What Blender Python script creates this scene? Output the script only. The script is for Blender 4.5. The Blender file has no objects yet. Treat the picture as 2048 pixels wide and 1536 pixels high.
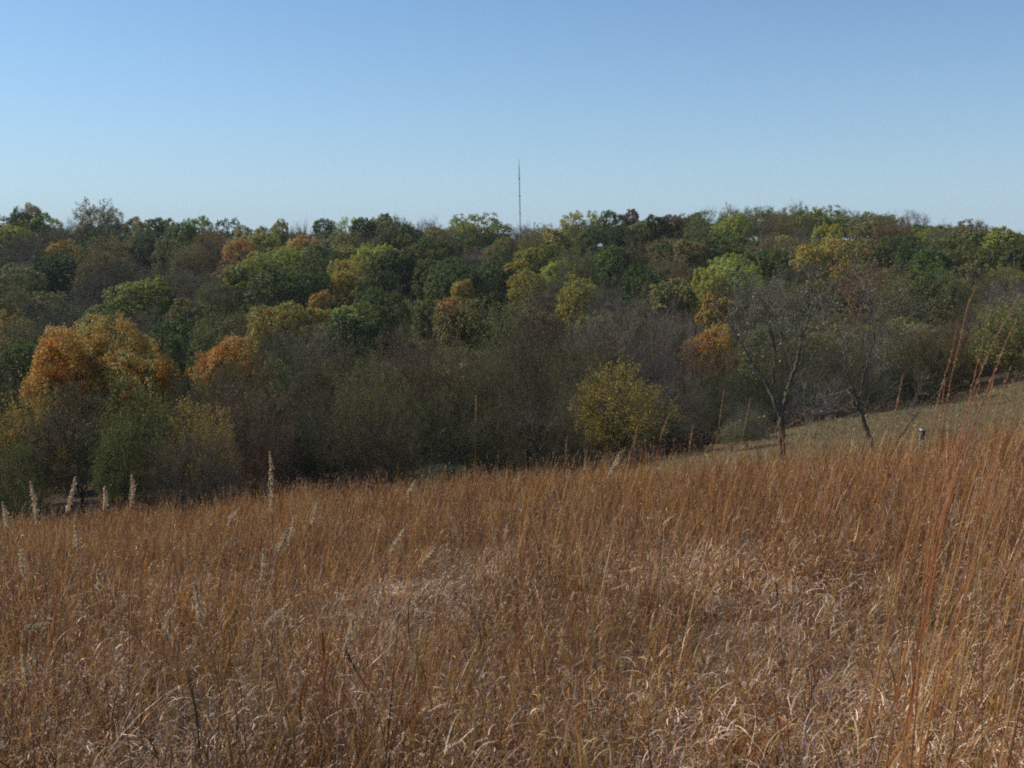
import bpy, math, random
import numpy as np

# ------------------------------------------------------------------ camera, sky, sun, exposure
scene = bpy.context.scene
COL = scene.collection
R = math.radians
PITCH = R(7.9)
FPX = 2072.0                      # focal length in photo pixels (2048 wide)
EYE = 1.7

cam_d = bpy.data.cameras.new("camera")
cam = bpy.data.objects.new("camera", cam_d)
COL.objects.link(cam)
cam.location = (0, 0, EYE)
cam.rotation_euler = (math.pi / 2 - PITCH, 0, 0)
cam_d.sensor_width = 36.0
cam_d.lens = 36.0 * FPX / 2048.0
cam_d.clip_start = 0.05
cam_d.clip_end = 9000
cam_d.dof.use_dof = True
cam_d.dof.focus_distance = 14.0
cam_d.dof.aperture_fstop = 9.0
scene.camera = cam

SUN_EL, SUN_AZ = R(39), R(-70)    # azimuth from +Y, negative to the left
world = bpy.data.worlds.new("World")
scene.world = world
world.use_nodes = True
wn = world.node_tree
bg = wn.nodes["Background"]
sky = wn.nodes.new("ShaderNodeTexSky")
sky.sky_type = 'NISHITA'
sky.sun_disc = False
sky.sun_elevation = SUN_EL
sky.sun_rotation = SUN_AZ
sky.altitude = 300
sky.air_density = 1.0
sky.dust_density = 0.8
sky.ozone_density = 4.0
tint = wn.nodes.new("ShaderNodeMix"); tint.data_type = 'RGBA'; tint.blend_type = 'MULTIPLY'
tint.inputs[0].default_value = 1.0
tint.inputs[7].default_value = (.74, 1.0, 1.16, 1)
wn.links.new(sky.outputs[0], tint.inputs[6])
tcw = wn.nodes.new("ShaderNodeTexCoord")
sxyz = wn.nodes.new("ShaderNodeSeparateXYZ"); wn.links.new(tcw.outputs["Generated"], sxyz.inputs[0])
def wmath(op, a, b):
    n = wn.nodes.new("ShaderNodeMath"); n.operation = op
    for i, v in enumerate((a, b)):
        if isinstance(v, (int, float)): n.inputs[i].default_value = v
        else: wn.links.new(v, n.inputs[i])
    return n.outputs[0]
zz_ = wmath('MAXIMUM', sxyz.outputs[2], 0.0)
ff_ = wmath('MULTIPLY', wmath('POWER', 2.71828, wmath('MULTIPLY', zz_, -6.5)), .72)
pale = wn.nodes.new("ShaderNodeMix"); pale.data_type = 'RGBA'
wn.links.new(ff_, pale.inputs[0]); wn.links.new(tint.outputs[2], pale.inputs[6])
pale.inputs[7].default_value = (5.1, 6.7, 8.2, 1)
wn.links.new(pale.outputs[2], bg.inputs[0])
bg.inputs[1].default_value = 0.105

sun_d = bpy.data.lights.new("sun", 'SUN')
sun_d.energy = 4.5
sun_d.angle = R(0.53)
sun_d.color = (1.0, 0.93, 0.82)
sun = bpy.data.objects.new("sun", sun_d)
COL.objects.link(sun)
_sd = (math.sin(SUN_AZ) * math.cos(SUN_EL), math.cos(SUN_AZ) * math.cos(SUN_EL), math.sin(SUN_EL))
from mathutils import Vector
sun.rotation_euler = Vector(_sd).to_track_quat('Z', 'Y').to_euler()

vs = scene.view_settings
vs.view_transform = 'Standard'
vs.look = 'None'
vs.exposure = 0.0
vs.gamma = 1.0
vs.use_curve_mapping = False
cy = scene.cycles
cy.max_bounces = 5
cy.diffuse_bounces = 3
cy.glossy_bounces = 1
cy.transmission_bounces = 3
cy.volume_bounces = 0
cy.transparent_max_bounces = 4
cy.sample_clamp_direct = 8.0
cy.sample_clamp_indirect = 3.0
cy.caustics_reflective = False
cy.caustics_refractive = False
cy.pixel_filter_type = 'BLACKMAN_HARRIS'
cy.filter_width = 1.9
cy.use_denoising = False

# ------------------------------------------------------------------ pixel <-> world
def ray(px, py):
    cx = (px - 1024.0) / FPX
    cyy = (768.0 - py) / FPX
    y = math.cos(PITCH) + cyy * math.sin(PITCH)
    z = -math.sin(PITCH) + cyy * math.cos(PITCH)
    return cx / y, z / y              # per unit of forward distance Y

def at(px, py, Y):
    a, b = ray(px, py)
    return np.array([a * Y, Y, EYE + b * Y])

def to_px(P):
    x, y, z = P[0], P[1], P[2] - EYE
    d = y * math.cos(PITCH) - z * math.sin(PITCH)
    u = y * math.sin(PITCH) + z * math.cos(PITCH)
    return 1024 + FPX * x / d, 768 - FPX * u / d

# ------------------------------------------------------------------ terrain height
TT = np.array([-0.6, -0.3, 0.0, 0.15, 0.3, 0.5, 0.7])
TY = np.array([42, 55, 66, 80, 95, 115, 145, 185, 230, 290, 340, 430, 800, 3200.])
TZ = np.array([
    [-11.07, -9.93, -8.80, -8.23, -7.67, -6.91, -6.15],
    [-14.5, -13.2, -12.0, -9.9, -8.9, -8.0, -7.2],
    [-17.0, -15.5, -14.0, -12.3, -9.8, -8.7, -7.9],
    [-19.5, -17.5, -16.5, -16.0, -13.5, -9.4, -8.6],
    [-21.0, -19.0, -18.5, -18.0, -16.5, -10.8, -9.4],
    [-21.5, -19.5, -19.0, -18.5, -17.5, -12.5, -11.0],
    [-20.0, -18.5, -18.0, -17.0, -16.0, -13.0, -12.0],
    [-17.0, -15.5, -15.0, -13.5, -12.5, -10.5, -10.0],
    [-12.0, -11.0, -10.5, -8.5, -7.0, -6.0, -7.0],
    [-4.5, -4.0, -3.5, -1.5, 0.5, -0.8, -3.0],
    [-2.5, -2.0, -1.5, 0.8, 2.0, -0.5, -3.0],
    [-5.0, -5.0, -5.0, -4.0, -3.0, -4.0, -5.0],
    [-16., -16., -16., -16., -16., -16., -16.],
    [-22., -22., -22., -22., -22., -22., -22.]])
TM = np.gradient(TZ, TY, axis=0)

def gz(x, y):
    x = np.asarray(x, float); y = np.asarray(y, float)
    x, y = np.broadcast_arrays(x, y)
    xc = np.clip(x, -25.2, 29.4)
    znear = -0.21 * np.clip(y, -14, 42) + 0.09 * xc
    t = np.clip(x / np.maximum(y, 42), TT[0], TT[-1] - 1e-6)
    yy = np.clip(y, TY[0], TY[-1] - 1e-3)
    i = np.clip(np.searchsorted(TY, yy, 'right') - 1, 0, len(TY) - 2)
    j = np.clip(np.searchsorted(TT, t, 'right') - 1, 0, len(TT) - 2)
    h = TY[i + 1] - TY[i]
    s = (yy - TY[i]) / h
    h00 = 2*s**3 - 3*s**2 + 1; h10 = s**3 - 2*s**2 + s; h01 = -2*s**3 + 3*s**2; h11 = s**3 - s**2
    f = (t - TT[j]) / (TT[j + 1] - TT[j])
    def col(j):
        return h00*TZ[i, j] + h10*h*TM[i, j] + h01*TZ[i + 1, j] + h11*h*TM[i + 1, j]
    zfar = col(j) * (1 - f) + col(j + 1) * f
    z = np.where(y < 42, znear, zfar)
    # gentle lumps
    z = z + 0.07*np.sin(x*.9 + 1.3*np.sin(y*.37)) * np.sin(y*.7 + 1.1) + 0.12*np.sin(x*.23 + y*.17 + 2)
    return z

def gzs(x, y):
    return float(gz(x, y))

FB_T = [0.05, 0.157, 0.278, 0.4, 0.49, 0.62, 0.8]
FB_Y = [46., 55., 66., 78., 85., 96., 110.]
def field_end(t):
    return np.interp(t, FB_T, FB_Y)

# ------------------------------------------------------------------ mesh helpers
def make_mesh(name, V, Fq=None, Ft=None, mats=(), mat_q=None, mat_t=None, attrs=None, smooth=False):
    """V (n,3), Fq (m,4), Ft (k,3); attrs {name: (n,4) colour}"""
    me = bpy.data.meshes.new(name)
    V = np.asarray(V, np.float32)
    me.vertices.add(len(V))
    me.vertices.foreach_set("co", V.ravel())
    nq = 0 if Fq is None else len(Fq)
    nt = 0 if Ft is None else len(Ft)
    loops = []
    if nq: loops.append(np.asarray(Fq, np.int32).ravel())
    if nt: loops.append(np.asarray(Ft, np.int32).ravel())
    loops = np.concatenate(loops)
    me.loops.add(len(loops))
    me.loops.foreach_set("vertex_index", loops)
    me.polygons.add(nq + nt)
    starts = np.concatenate([np.arange(nq) * 4, nq * 4 + np.arange(nt) * 3]).astype(np.int32)
    me.polygons.foreach_set("loop_start", starts)
    mi = np.zeros(nq + nt, np.int32)
    if mat_q is not None and nq: mi[:nq] = mat_q
    if mat_t is not None and nt: mi[nq:] = mat_t
    for m in mats: me.materials.append(m)
    me.polygons.foreach_set("material_index", mi)
    if smooth:
        me.polygons.foreach_set("use_smooth", np.ones(nq + nt, bool))
    if attrs:
        for k, a in attrs.items():
            at_ = me.attributes.new(k, 'FLOAT_COLOR', 'POINT')
            at_.data.foreach_set("color", np.asarray(a, np.float32).ravel())
    me.update(calc_edges=True)
    return me

def link(name, data, parent=None):
    o = bpy.data.objects.new(name, data)
    COL.objects.link(o)
    if parent is not None: o.parent = parent
    return o

def tag(o, label=None, cat=None, group=None, kind=None):
    if label: o["label"] = label
    if cat: o["category"] = cat
    if group: o["group"] = group
    if kind: o["kind"] = kind
    return o

class MB:
    """collects quads/tris"""
    def __init__(s): s.v = []; s.q = []; s.t = []; s.a = []; s.n = 0; s.mq = []; s.mt = []
    def add(s, V, Q=None, T=None, A=None, m=0):
        V = np.asarray(V, np.float32).reshape(-1, 3)
        if Q is not None and len(Q):
            Q = np.asarray(Q); s.q.append(Q + s.n); s.mq.append(np.full(len(Q), m, np.int32))
        if T is not None and len(T):
            T = np.asarray(T); s.t.append(T + s.n); s.mt.append(np.full(len(T), m, np.int32))
        s.v.append(V)
        if A is None: A = np.tile([.5, .5, 0, 1], (len(V), 1))
        s.a.append(np.asarray(A, np.float32)); s.n += len(V)
    def mesh(s, name, mats, attr="var", smooth=False):
        return make_mesh(name, np.concatenate(s.v), np.concatenate(s.q) if s.q else None,
                         np.concatenate(s.t) if s.t else None, mats,
                         np.concatenate(s.mq) if s.q else None, np.concatenate(s.mt) if s.t else None,
                         {attr: np.concatenate(s.a)}, smooth)

def norm(v):
    return v / np.maximum(np.linalg.norm(v, axis=-1, keepdims=True), 1e-9)

def tubes(C, rad, k=3, cap=False):
    """C (n,s,3) centre lines, rad (n,s) -> V,Q for n tubes with k sides"""
    n, s, _ = C.shape
    D = norm(C[:, -1] - C[:, 0])
    ref = np.where(np.abs(D[:, 2:3]) < .9, np.array([[0, 0, 1.]]), np.array([[1., 0, 0]]))
    A = norm(np.cross(D, ref)); B = np.cross(D, A)
    an = np.arange(k) / k * 2 * math.pi
    ring = A[:, None, :] * np.cos(an)[None, :, None] + B[:, None, :] * np.sin(an)[None, :, None]
    V = C[:, :, None, :] + rad[:, :, None, None] * ring[:, None, :, :]
    idx = np.arange(n * s * k).reshape(n, s, k)
    a = idx[:, :-1, :]; b = idx[:, 1:, :]
    Q = np.stack([a, np.roll(a, -1, 2), np.roll(b, -1, 2), b], -1).reshape(-1, 4)
    return V.reshape(-1, 3), Q

def quads_at(P, size, rs, up=0.3, aspect=.62, nrm=None):
    """leaf shaped rhombi at P with random orientation"""
    n = len(P)
    N = rs.normal(size=(n, 3))
    N[:, 2] += up * 2
    if nrm is not None: N = N * .75 + nrm * 1.2
    N = norm(N)
    U = norm(np.cross(N, rs.normal(size=(n, 3)))); W = np.cross(N, U)
    sz = (size * rs.uniform(.6, 1.35, n))[:, None]
    a = P - U * sz * .5; c = P + U * sz * .5
    b = P + W * sz * .5 * aspect + N * sz * .08; d = P - W * sz * .5 * aspect + N * sz * .08
    V = np.stack([a, b, c, d], 1).reshape(-1, 3)
    Q = np.arange(n * 4).reshape(n, 4)
    return V, Q

# ------------------------------------------------------------------ materials
def new_mat(name):
    m = bpy.data.materials.new(name); m.use_nodes = True
    nt = m.node_tree; nt.nodes.clear()
    out = nt.nodes.new("ShaderNodeOutputMaterial")
    return m, nt, out

def N(nt, t, **kw):
    n = nt.nodes.new(t)
    for k, v in kw.items(): setattr(n, k, v)
    return n

def mixrgb(nt, a, b, f, mode='MIX'):
    n = nt.nodes.new("ShaderNodeMix"); n.data_type = 'RGBA'; n.blend_type = mode
    for s, v in ((0, f), (6, a), (7, b)):
        if isinstance(v, (int, float)): n.inputs[s].default_value = v
        elif isinstance(v, tuple): n.inputs[s].default_value = v + ((1,) if len(v) == 3 else ())
        else: nt.links.new(v, n.inputs[s])
    return n.outputs[2]

def math_(nt, op, a, b=0.0, clamp=False):
    n = nt.nodes.new("ShaderNodeMath"); n.operation = op; n.use_clamp = clamp
    for i, v in enumerate((a, b)):
        if isinstance(v, (int, float)): n.inputs[i].default_value = v
        else: nt.links.new(v, n.inputs[i])
    return n.outputs[0]

def mat_leaf(name, trans=.3):
    """crown colour comes from the object's own colour; var.r / var.g vary it leaf by leaf and clump by clump"""
    m, nt, out = new_mat(name)
    oi = N(nt, "ShaderNodeObjectInfo")
    at_ = N(nt, "ShaderNodeAttribute", attribute_name="var")
    sp = N(nt, "ShaderNodeSeparateColor"); nt.links.new(at_.outputs[0], sp.inputs[0])
    hsv = N(nt, "ShaderNodeHueSaturation")
    nt.links.new(oi.outputs["Color"], hsv.inputs["Color"])
    h = math_(nt, 'MULTIPLY_ADD', sp.outputs[1], .08)
    nt.nodes[h.node.name].inputs[2].default_value = .462
    nt.links.new(h, hsv.inputs["Hue"])
    v = math_(nt, 'MULTIPLY_ADD', sp.outputs[0], 1.0)
    nt.nodes[v.node.name].inputs[2].default_value = .5
    nt.links.new(v, hsv.inputs["Value"])
    s = math_(nt, 'MULTIPLY_ADD', sp.outputs[1], -.3)
    nt.nodes[s.node.name].inputs[2].default_value = 1.05
    nt.links.new(s, hsv.inputs["Saturation"])
    d = N(nt, "ShaderNodeBsdfPrincipled"); d.inputs["Roughness"].default_value = .55
    d.inputs["Specular IOR Level"].default_value = .12
    tr = N(nt, "ShaderNodeBsdfTranslucent")
    nt.links.new(hsv.outputs[0], d.inputs["Base Color"]); nt.links.new(hsv.outputs[0], tr.inputs[0])
    mx = N(nt, "ShaderNodeMixShader"); mx.inputs[0].default_value = trans
    nt.links.new(d.outputs[0], mx.inputs[1]); nt.links.new(tr.outputs[0], mx.inputs[2])
    nt.links.new(mx.outputs[0], out.inputs[0])
    return m

def mat_bark(name, c1, c2, scale=3.0, tint=0.0, moss=0.0):
    m, nt, out = new_mat(name)
    tc = N(nt, "ShaderNodeTexCoord")
    mp = N(nt, "ShaderNodeMapping"); mp.inputs["Scale"].default_value = (1, 1, .25)
    nt.links.new(tc.outputs["Object"], mp.inputs[0])
    no = N(nt, "ShaderNodeTexNoise"); no.inputs["Scale"].default_value = scale; no.inputs["Detail"].default_value = 6
    nt.links.new(mp.outputs[0], no.inputs[0])
    c = mixrgb(nt, c1, c2, no.outputs["Fac"])
    if moss:
        n2 = N(nt, "ShaderNodeTexNoise"); n2.inputs["Scale"].default_value = 1.1
        nt.links.new(tc.outputs["Object"], n2.inputs[0])
        f = math_(nt, 'MULTIPLY', math_(nt, 'SUBTRACT', n2.outputs["Fac"], .5, True), moss, True)
        c = mixrgb(nt, c, (.16, .15, .05), f)
    if tint:
        oi = N(nt, "ShaderNodeObjectInfo")
        c = mixrgb(nt, c, oi.outputs["Color"], tint)
    d = N(nt, "ShaderNodeBsdfPrincipled"); d.inputs["Roughness"].default_value = .85
    d.inputs["Specular IOR Level"].default_value = .2
    nt.links.new(c, d.inputs["Base Color"])
    bp = N(nt, "ShaderNodeBump"); bp.inputs["Strength"].default_value = .6; bp.inputs["Distance"].default_value = .03
    nt.links.new(no.outputs["Fac"], bp.inputs["Height"]); nt.links.new(bp.outputs[0], d.inputs["Normal"])
    nt.links.new(d.outputs[0], out.inputs[0])
    return m

def mat_vcol(name, trans=.25, rough=.45, spec=.35):
    """colour of every blade is carried by the blade"""
    m, nt, out = new_mat(name)
    at_ = N(nt, "ShaderNodeAttribute", attribute_name="var")
    d = N(nt, "ShaderNodeBsdfPrincipled"); d.inputs["Roughness"].default_value = rough
    d.inputs["Specular IOR Level"].default_value = spec
    tr = N(nt, "ShaderNodeBsdfTranslucent")
    nt.links.new(at_.outputs[0], d.inputs["Base Color"]); nt.links.new(at_.outputs[0], tr.inputs[0])
    mx = N(nt, "ShaderNodeMixShader"); mx.inputs[0].default_value = trans
    nt.links.new(d.outputs[0], mx.inputs[1]); nt.links.new(tr.outputs[0], mx.inputs[2])
    nt.links.new(mx.outputs[0], out.inputs[0])
    return m

def mat_plain(name, col, rough=.6, metal=0.0, col2=None, scale=20):
    m, nt, out = new_mat(name)
    d = N(nt, "ShaderNodeBsdfPrincipled"); d.inputs["Roughness"].default_value = rough
    d.inputs["Metallic"].default_value = metal
    tc = N(nt, "ShaderNodeTexCoord"); no = N(nt, "ShaderNodeTexNoise"); no.inputs["Scale"].default_value = scale
    nt.links.new(tc.outputs["Object"], no.inputs[0])
    nt.links.new(mixrgb(nt, col, col2 or tuple(c * .7 for c in col), no.outputs["Fac"]), d.inputs["Base Color"])
    nt.links.new(d.outputs[0], out.inputs[0])
    return m

def mat_ground():
    m, nt, out = new_mat("ground_soil_and_turf")
    tc = N(nt, "ShaderNodeTexCoord")
    at_ = N(nt, "ShaderNodeAttribute", attribute_name="var")
    sp = N(nt, "ShaderNodeSeparateColor"); nt.links.new(at_.outputs[0], sp.inputs[0])
    def noise(s, det=5):
        n = N(nt, "ShaderNodeTexNoise"); n.inputs["Scale"].default_value = s; n.inputs["Detail"].default_value = det
        nt.links.new(tc.outputs["Object"], n.inputs[0]); return n.outputs["Fac"]
    n1, n2, n3 = noise(.12), noise(1.3), noise(14)
    n3c = math_(nt, 'MULTIPLY', math_(nt, 'SUBTRACT', n3, .3, True), 2.2, True)
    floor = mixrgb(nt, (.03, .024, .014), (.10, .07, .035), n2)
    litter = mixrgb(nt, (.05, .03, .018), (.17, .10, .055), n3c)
    turf = mixrgb(nt, (.12, .092, .038), (.16, .105, .046), n1)
    turf = mixrgb(nt, turf, (.085, .09, .03), math_(nt, 'MULTIPLY', math_(nt, 'SUBTRACT', n2, .46, True), 1.8, True))
    turf = mixrgb(nt, turf, (.20, .15, .085), math_(nt, 'MULTIPLY', n3c, .35))
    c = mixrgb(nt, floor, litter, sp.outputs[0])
    c = mixrgb(nt, c, turf, sp.outputs[1])
    d = N(nt, "ShaderNodeBsdfPrincipled"); d.inputs["Roughness"].default_value = .95
    d.inputs["Specular IOR Level"].default_value = .1
    nt.links.new(c, d.inputs["Base Color"])
    bp = N(nt, "ShaderNodeBump"); bp.inputs["Strength"].default_value = .8; bp.inputs["Distance"].default_value = .08
    nt.links.new(n3, bp.inputs["Height"]); nt.links.new(bp.outputs[0], d.inputs["Normal"])
    nt.links.new(d.outputs[0], out.inputs[0])
    return m

M_LEAF = mat_leaf("autumn_leaf", .32)
M_TWIG = mat_bark("grey_twig", (.095, .076, .055), (.175, .14, .105), 2.0, tint=.35)
M_TWIGP = mat_bark("silvery_twig", (.15, .128, .10), (.26, .225, .18), 2.0)
M_BARK = mat_bark("tree_bark", (.05, .04, .03), (.13, .105, .08), 3.0)
M_BARKL = mat_bark("lichened_bark", (.06, .048, .034), (.165, .13, .095), 5.0, moss=3.0)
M_PALE = mat_bark("weathered_dead_wood", (.11, .095, .08), (.20, .18, .155), 5.0)
M_GRASS = mat_vcol("prairie_grass_blade", .28, .42, .4)
M_FLUFF = mat_vcol("seed_fluff", .5, .8, .1)
M_GROUND = mat_ground()

# ------------------------------------------------------------------ ground sheet
def build_ground():
    u = np.linspace(-1, 1, 321)
    xs = np.sign(u) * (np.abs(u) * 60 + 2600 * np.abs(u) ** 5)
    v = np.linspace(0, 1, 420)
    ys = np.concatenate([np.linspace(-400, -20, 12), -14 + (v ** 1.0) * 150 + 3100 * v ** 4.5 + 14 * 0])
    X, Y = np.meshgrid(xs, ys)
    Z = gz(X, Y)
    V = np.stack([X, Y, Z], -1).reshape(-1, 3)
    ny, nx = X.shape
    idx = np.arange(ny * nx).reshape(ny, nx)
    Q = np.stack([idx[:-1, :-1], idx[:-1, 1:], idx[1:, 1:], idx[1:, :-1]], -1).reshape(-1, 4)
    t = X / np.maximum(Y, 1)
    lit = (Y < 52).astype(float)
    fe = field_end(t)
    turf = np.clip((fe - Y) / 1.5 + .5, 0, 1) * np.clip((Y - 40) / 4, 0, 1) * (t > .03)
    A = np.stack([lit, turf, 0 * lit, 1 + 0 * lit], -1).reshape(-1, 4)
    me = make_mesh("ground", V, Q, None, [M_GROUND], attrs={"var": A}, smooth=True)
    tag(link("ground", me), kind="structure")
build_ground()

# ------------------------------------------------------------------ tree generator
def bez(A, TA, B, s, rs, wob):
    """curved branches from A (leaving along TA) to B; (n,s+1,3)"""
    d = np.linalg.norm(B - A, axis=1, keepdims=True)
    M = A + TA * d * .45
    f = np.linspace(0, 1, s + 1)[None, :, None]
    C = A[:, None] * (1-f)**2 + M[:, None] * 2*f*(1-f) + B[:, None] * f**2
    w = rs.normal(0, wob, C.shape) * d[:, None] * np.sin(np.clip(f, 0, 1) * math.pi)
    return C + w

def crown_tips(rs, n, H, W, base, top=.5, inner=.55, lump=.16, nl=14, power=2.3, skew=0.0):
    """points filling the outer part of a lumpy dome; base = height fraction of the crown's underside"""
    zc = H * (base + (1 - base) * (1 - top))          # widest level
    D = norm(rs.normal(size=(n * 2, 3)))
    D = D[(D[:, 2] > -.75) | (rs.uniform(size=n * 2) < .35)][:n]
    n = len(D)
    r = inner + (1 - inner) * rs.uniform(size=n) ** .6
    LD = norm(rs.normal(size=(nl, 3)) + np.array([0, 0, .35])); lw = rs.uniform(.6, 1.3, nl)
    dots = D @ LD.T
    g = (np.exp((dots - 1) * 9) * lw).max(1)
    r = r * (1 - lump * 1.1 + lump * 1.9 * g)
    up = H - zc; dn = zc - H * base
    P = D * r[:, None]
    zz = np.sign(P[:, 2]) * np.abs(P[:, 2]) ** (1.0)
    # squarer shoulders than an ellipsoid
    hr = np.linalg.norm(P[:, :2], axis=1, keepdims=True) + 1e-6
    hs = hr ** (2 / power)
    P = np.concatenate([P[:, :2] / hr * hs, zz[:, None]], 1)
    X = P * np.array([W / 2, W / 2, 1.0])
    X[:, 2] = zc + np.where(P[:, 2] > 0, P[:, 2] * up, P[:, 2] * dn)
    X[:, 0] += skew * (X[:, 2] / H) * W
    return X

def nearest(A, S):
    out = np.empty(len(A), int)
    for i in range(0, len(A), 4000):
        out[i:i+4000] = ((A[i:i+4000, None] - S[None])**2).sum(-1).argmin(1)
    return out

def variant(name, seed, H=12., W=12., nl=14, power=2.3, ntips=900, K=(6, 36, 200), base=.12, top=.5, inner=.5, lump=.16, trunk_top=.3,
            leaf=.34, per=9, blob=.5, leaf_up=.25, keep=1.0, twigs=0, twig_len=.9, twig_r=.02, r0=.19, upsweep=.5,
            show=3, bark=None, twigmat=None, skew=0.0, lowleaf=0, clump=None, stems=1):
    """crown points are gathered into limbs; returns (trunk mesh, crown mesh, H, W)"""
    rs = np.random.RandomState(seed * 7 + 1)
    T = crown_tips(rs, ntips, H, W, base, top, inner, lump, nl=nl, power=power, skew=skew)
    T[:, 2] *= H / np.percentile(T[:, 2], 99) * .985
    T[:, :2] *= W / 2 / np.percentile(np.abs(T[:, :2]), 98)
    n = len(T)
    S3 = T[rs.permutation(n)[:K[2]]]; a3 = nearest(T, S3)
    S2 = S3[rs.permutation(len(S3))[:K[1]]]; a2 = nearest(S3 * [1, 1, .6], S2 * [1, 1, .6])
    S1 = S2[rs.permutation(len(S2))[:K[0]]]; a1 = nearest(S2 * [1, 1, .4], S1 * [1, 1, .4])
    tt = np.array([rs.normal(0, .02) * W, rs.normal(0, .02) * W, H * trunk_top])
    def grp(P, a, k):
        c = np.bincount(a, minlength=k).astype(float)
        m = np.stack([np.bincount(a, P[:, j], minlength=k) for j in range(3)], 1) / np.maximum(c, 1)[:, None]
        return m, c
    m3, c3 = grp(T, a3, len(S3)); m2, c2 = grp(m3 * c3[:, None] / 1, a2, len(S2)); 
    c2n = np.bincount(a2, c3, minlength=len(S2)); m2 = m2 * c2[:, None] / np.maximum(c2n, 1)[:, None]
    c1n = np.bincount(a1, c2n, minlength=len(S1))
    m1 = np.stack([np.bincount(a1, m2[:, j] * c2n, minlength=len(S1)) for j in range(3)], 1) / np.maximum(c1n, 1)[:, None]
    tr0 = np.array([[0, 0, 0.], tt])
    tb, cb = MB(), MB()
    # trunk
    s = 6
    f = np.linspace(0, 1, s + 1)[:, None]
    C0 = f * tt + rs.normal(0, .012 * H, (s + 1, 3)) * np.sin(f * 3.1) * [1, 1, 0]
    V, Q = tubes(C0[None], (r0 * np.array([1.5, 1.1, 1, .95, .9, .86, .82]))[None], 8); tb.add(V, Q)
    # limbs
    st = C0[np.clip(rs.randint(3, 7, len(m1)), 0, 6)]
    if stems > 1: st[:stems] = rs.normal(0, .25, (stems, 3)) * [1, 1, 0]
    N1 = st + (m1 - st) * .62
    up = np.array([[0, 0, 1.]])
    T1 = norm(norm(N1 - st) * (1 - upsweep) + up * upsweep)
    R1 = r0 * np.sqrt(c1n / c1n.sum()) * 1.15
    C1 = bez(st, T1, N1, 6, rs, .05)
    V, Q = tubes(C1, R1[:, None] * np.linspace(1, .62, 7)[None], 6); tb.add(V, Q)
    def child(Cp, Rp, par, M, cnt, cpar, frac, sg, wob, lo=.45):
        k = len(M); q = rs.uniform(lo, 1, k) * (Cp.shape[1] - 1); i0 = np.clip(q.astype(int), 0, Cp.shape[1] - 2)
        A = Cp[par, i0]; B = Cp[par, i0 + 1]; P = A + (B - A) * (q - i0)[:, None]
        d = norm(B - A)
        E = P + (M - P) * frac
        TA = norm(d * .6 + norm(E - P) * .4 + up * .25)
        C = bez(P, TA, E, sg, rs, wob)
        R = np.maximum(Rp[par] * .62 * np.clip(np.sqrt(cnt / np.maximum(cpar[par], 1)) * 1.3, .3, 1), twig_r)
        return C, R
    C2, R2 = child(C1, R1, a1, m2, c2n, c1n, .75, 5, .06)
    V, Q = tubes(C2, R2[:, None] * np.linspace(1, .6, 6)[None], 4); tb.add(V, Q)
    C3, R3 = child(C2, R2, a2, m3, c3, c2n, .85, 4, .06)
    V, Q = tubes(C3, R3[:, None] * np.linspace(1, .6, 5)[None], 3)
    tb.add(V, Q)
    if show > 3:
        C4, R4 = child(C3, R3, a3, T, np.ones(n), c3, 1.0, 3, .08, .3)
        R4 = np.maximum(R4, twig_r)
        V, Q = tubes(C4, R4[:, None] * np.linspace(1, .5, 4)[None], 3); cb.add(V, Q, m=1)
        if twigs:
            q = rs.uniform(.2, 1, (n, twigs)) * 3; i0 = np.clip(q.astype(int), 0, 2); ar = np.arange(n)[:, None]
            A = C4[ar, i0]; B = C4[ar, i0 + 1]; P = (A + (B - A) * (q - i0)[..., None]).reshape(-1, 3)
            d = norm(norm(B - A) * .9 + rs.normal(0, .42, A.shape) + up * .35).reshape(-1, 3)
            L = twig_len * rs.uniform(.5, 1.3, len(P))
            C5 = bez(P, d, P + norm(d + rs.normal(0, .25, d.shape) + up * .15) * L[:, None], 2, rs, .05)
            V, Q = tubes(C5, np.full((len(P), 3), twig_r * .8) * np.array([1, .8, .5]), 3); cb.add(V, Q, m=1)
    if per > 0:
        sel = rs.uniform(size=n) < keep
        B0 = T[sel]; par = a3[sel]; m = len(B0)
        if show > 3 and twigs:
            sel5 = rs.randint(0, len(C5), m * per); P = C5[sel5, rs.randint(0, 3, m * per)] + rs.normal(0, blob * .4, (m * per, 3))
            hue = rs.normal(.5, .2, m * per); dn = None
            par5 = a3[np.minimum(sel5 // twigs, n - 1)]
            hue = hue * .6 + .4 * rs.normal(.5, .3, len(S3))[par5]
            if keep < 1:   # whole sprays bare, others still leafy
                kk = rs.uniform(size=len(S3))[par5] < keep; P = P[kk]; hue = hue[kk]
        else:
            dirs = norm(rs.normal(size=(m, per, 3)) + np.array([0, 0, .25]))
            P = (B0[:, None] + dirs * blob * rs.uniform(.3, 1.15, (m, per, 1)))
            hue = np.repeat(.5 * rs.normal(.5, .3, len(S3))[par] + .5 * rs.normal(.5, .25, m), per)
            P = P.reshape(-1, 3)
            dn = norm(dirs.reshape(-1, 3) * .8 + norm(P - np.array([0, 0, H * .45])) * .8)
        hue = np.clip(hue, 0, 1)
        V, Q = quads_at(P, leaf, rs, leaf_up, .7, dn)
        vv = np.clip(rs.normal(.5, .24, len(P)), 0, 1)
        A = np.stack([np.repeat(vv, 4), np.repeat(hue, 4), np.zeros(len(P) * 4), np.ones(len(P) * 4)], -1)
        cb.add(V, Q, A=A)
    tm = tb.mesh(name + "_trunk", [bark or M_BARK], smooth=True)
    cm = cb.mesh(name + "_crown", [M_LEAF, twigmat or M_TWIG])
    return tm, cm, H, W

VAR = {}
def V_(kind, *a, **k): VAR.setdefault(kind, []).append(variant(kind, *a, **k))

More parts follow.
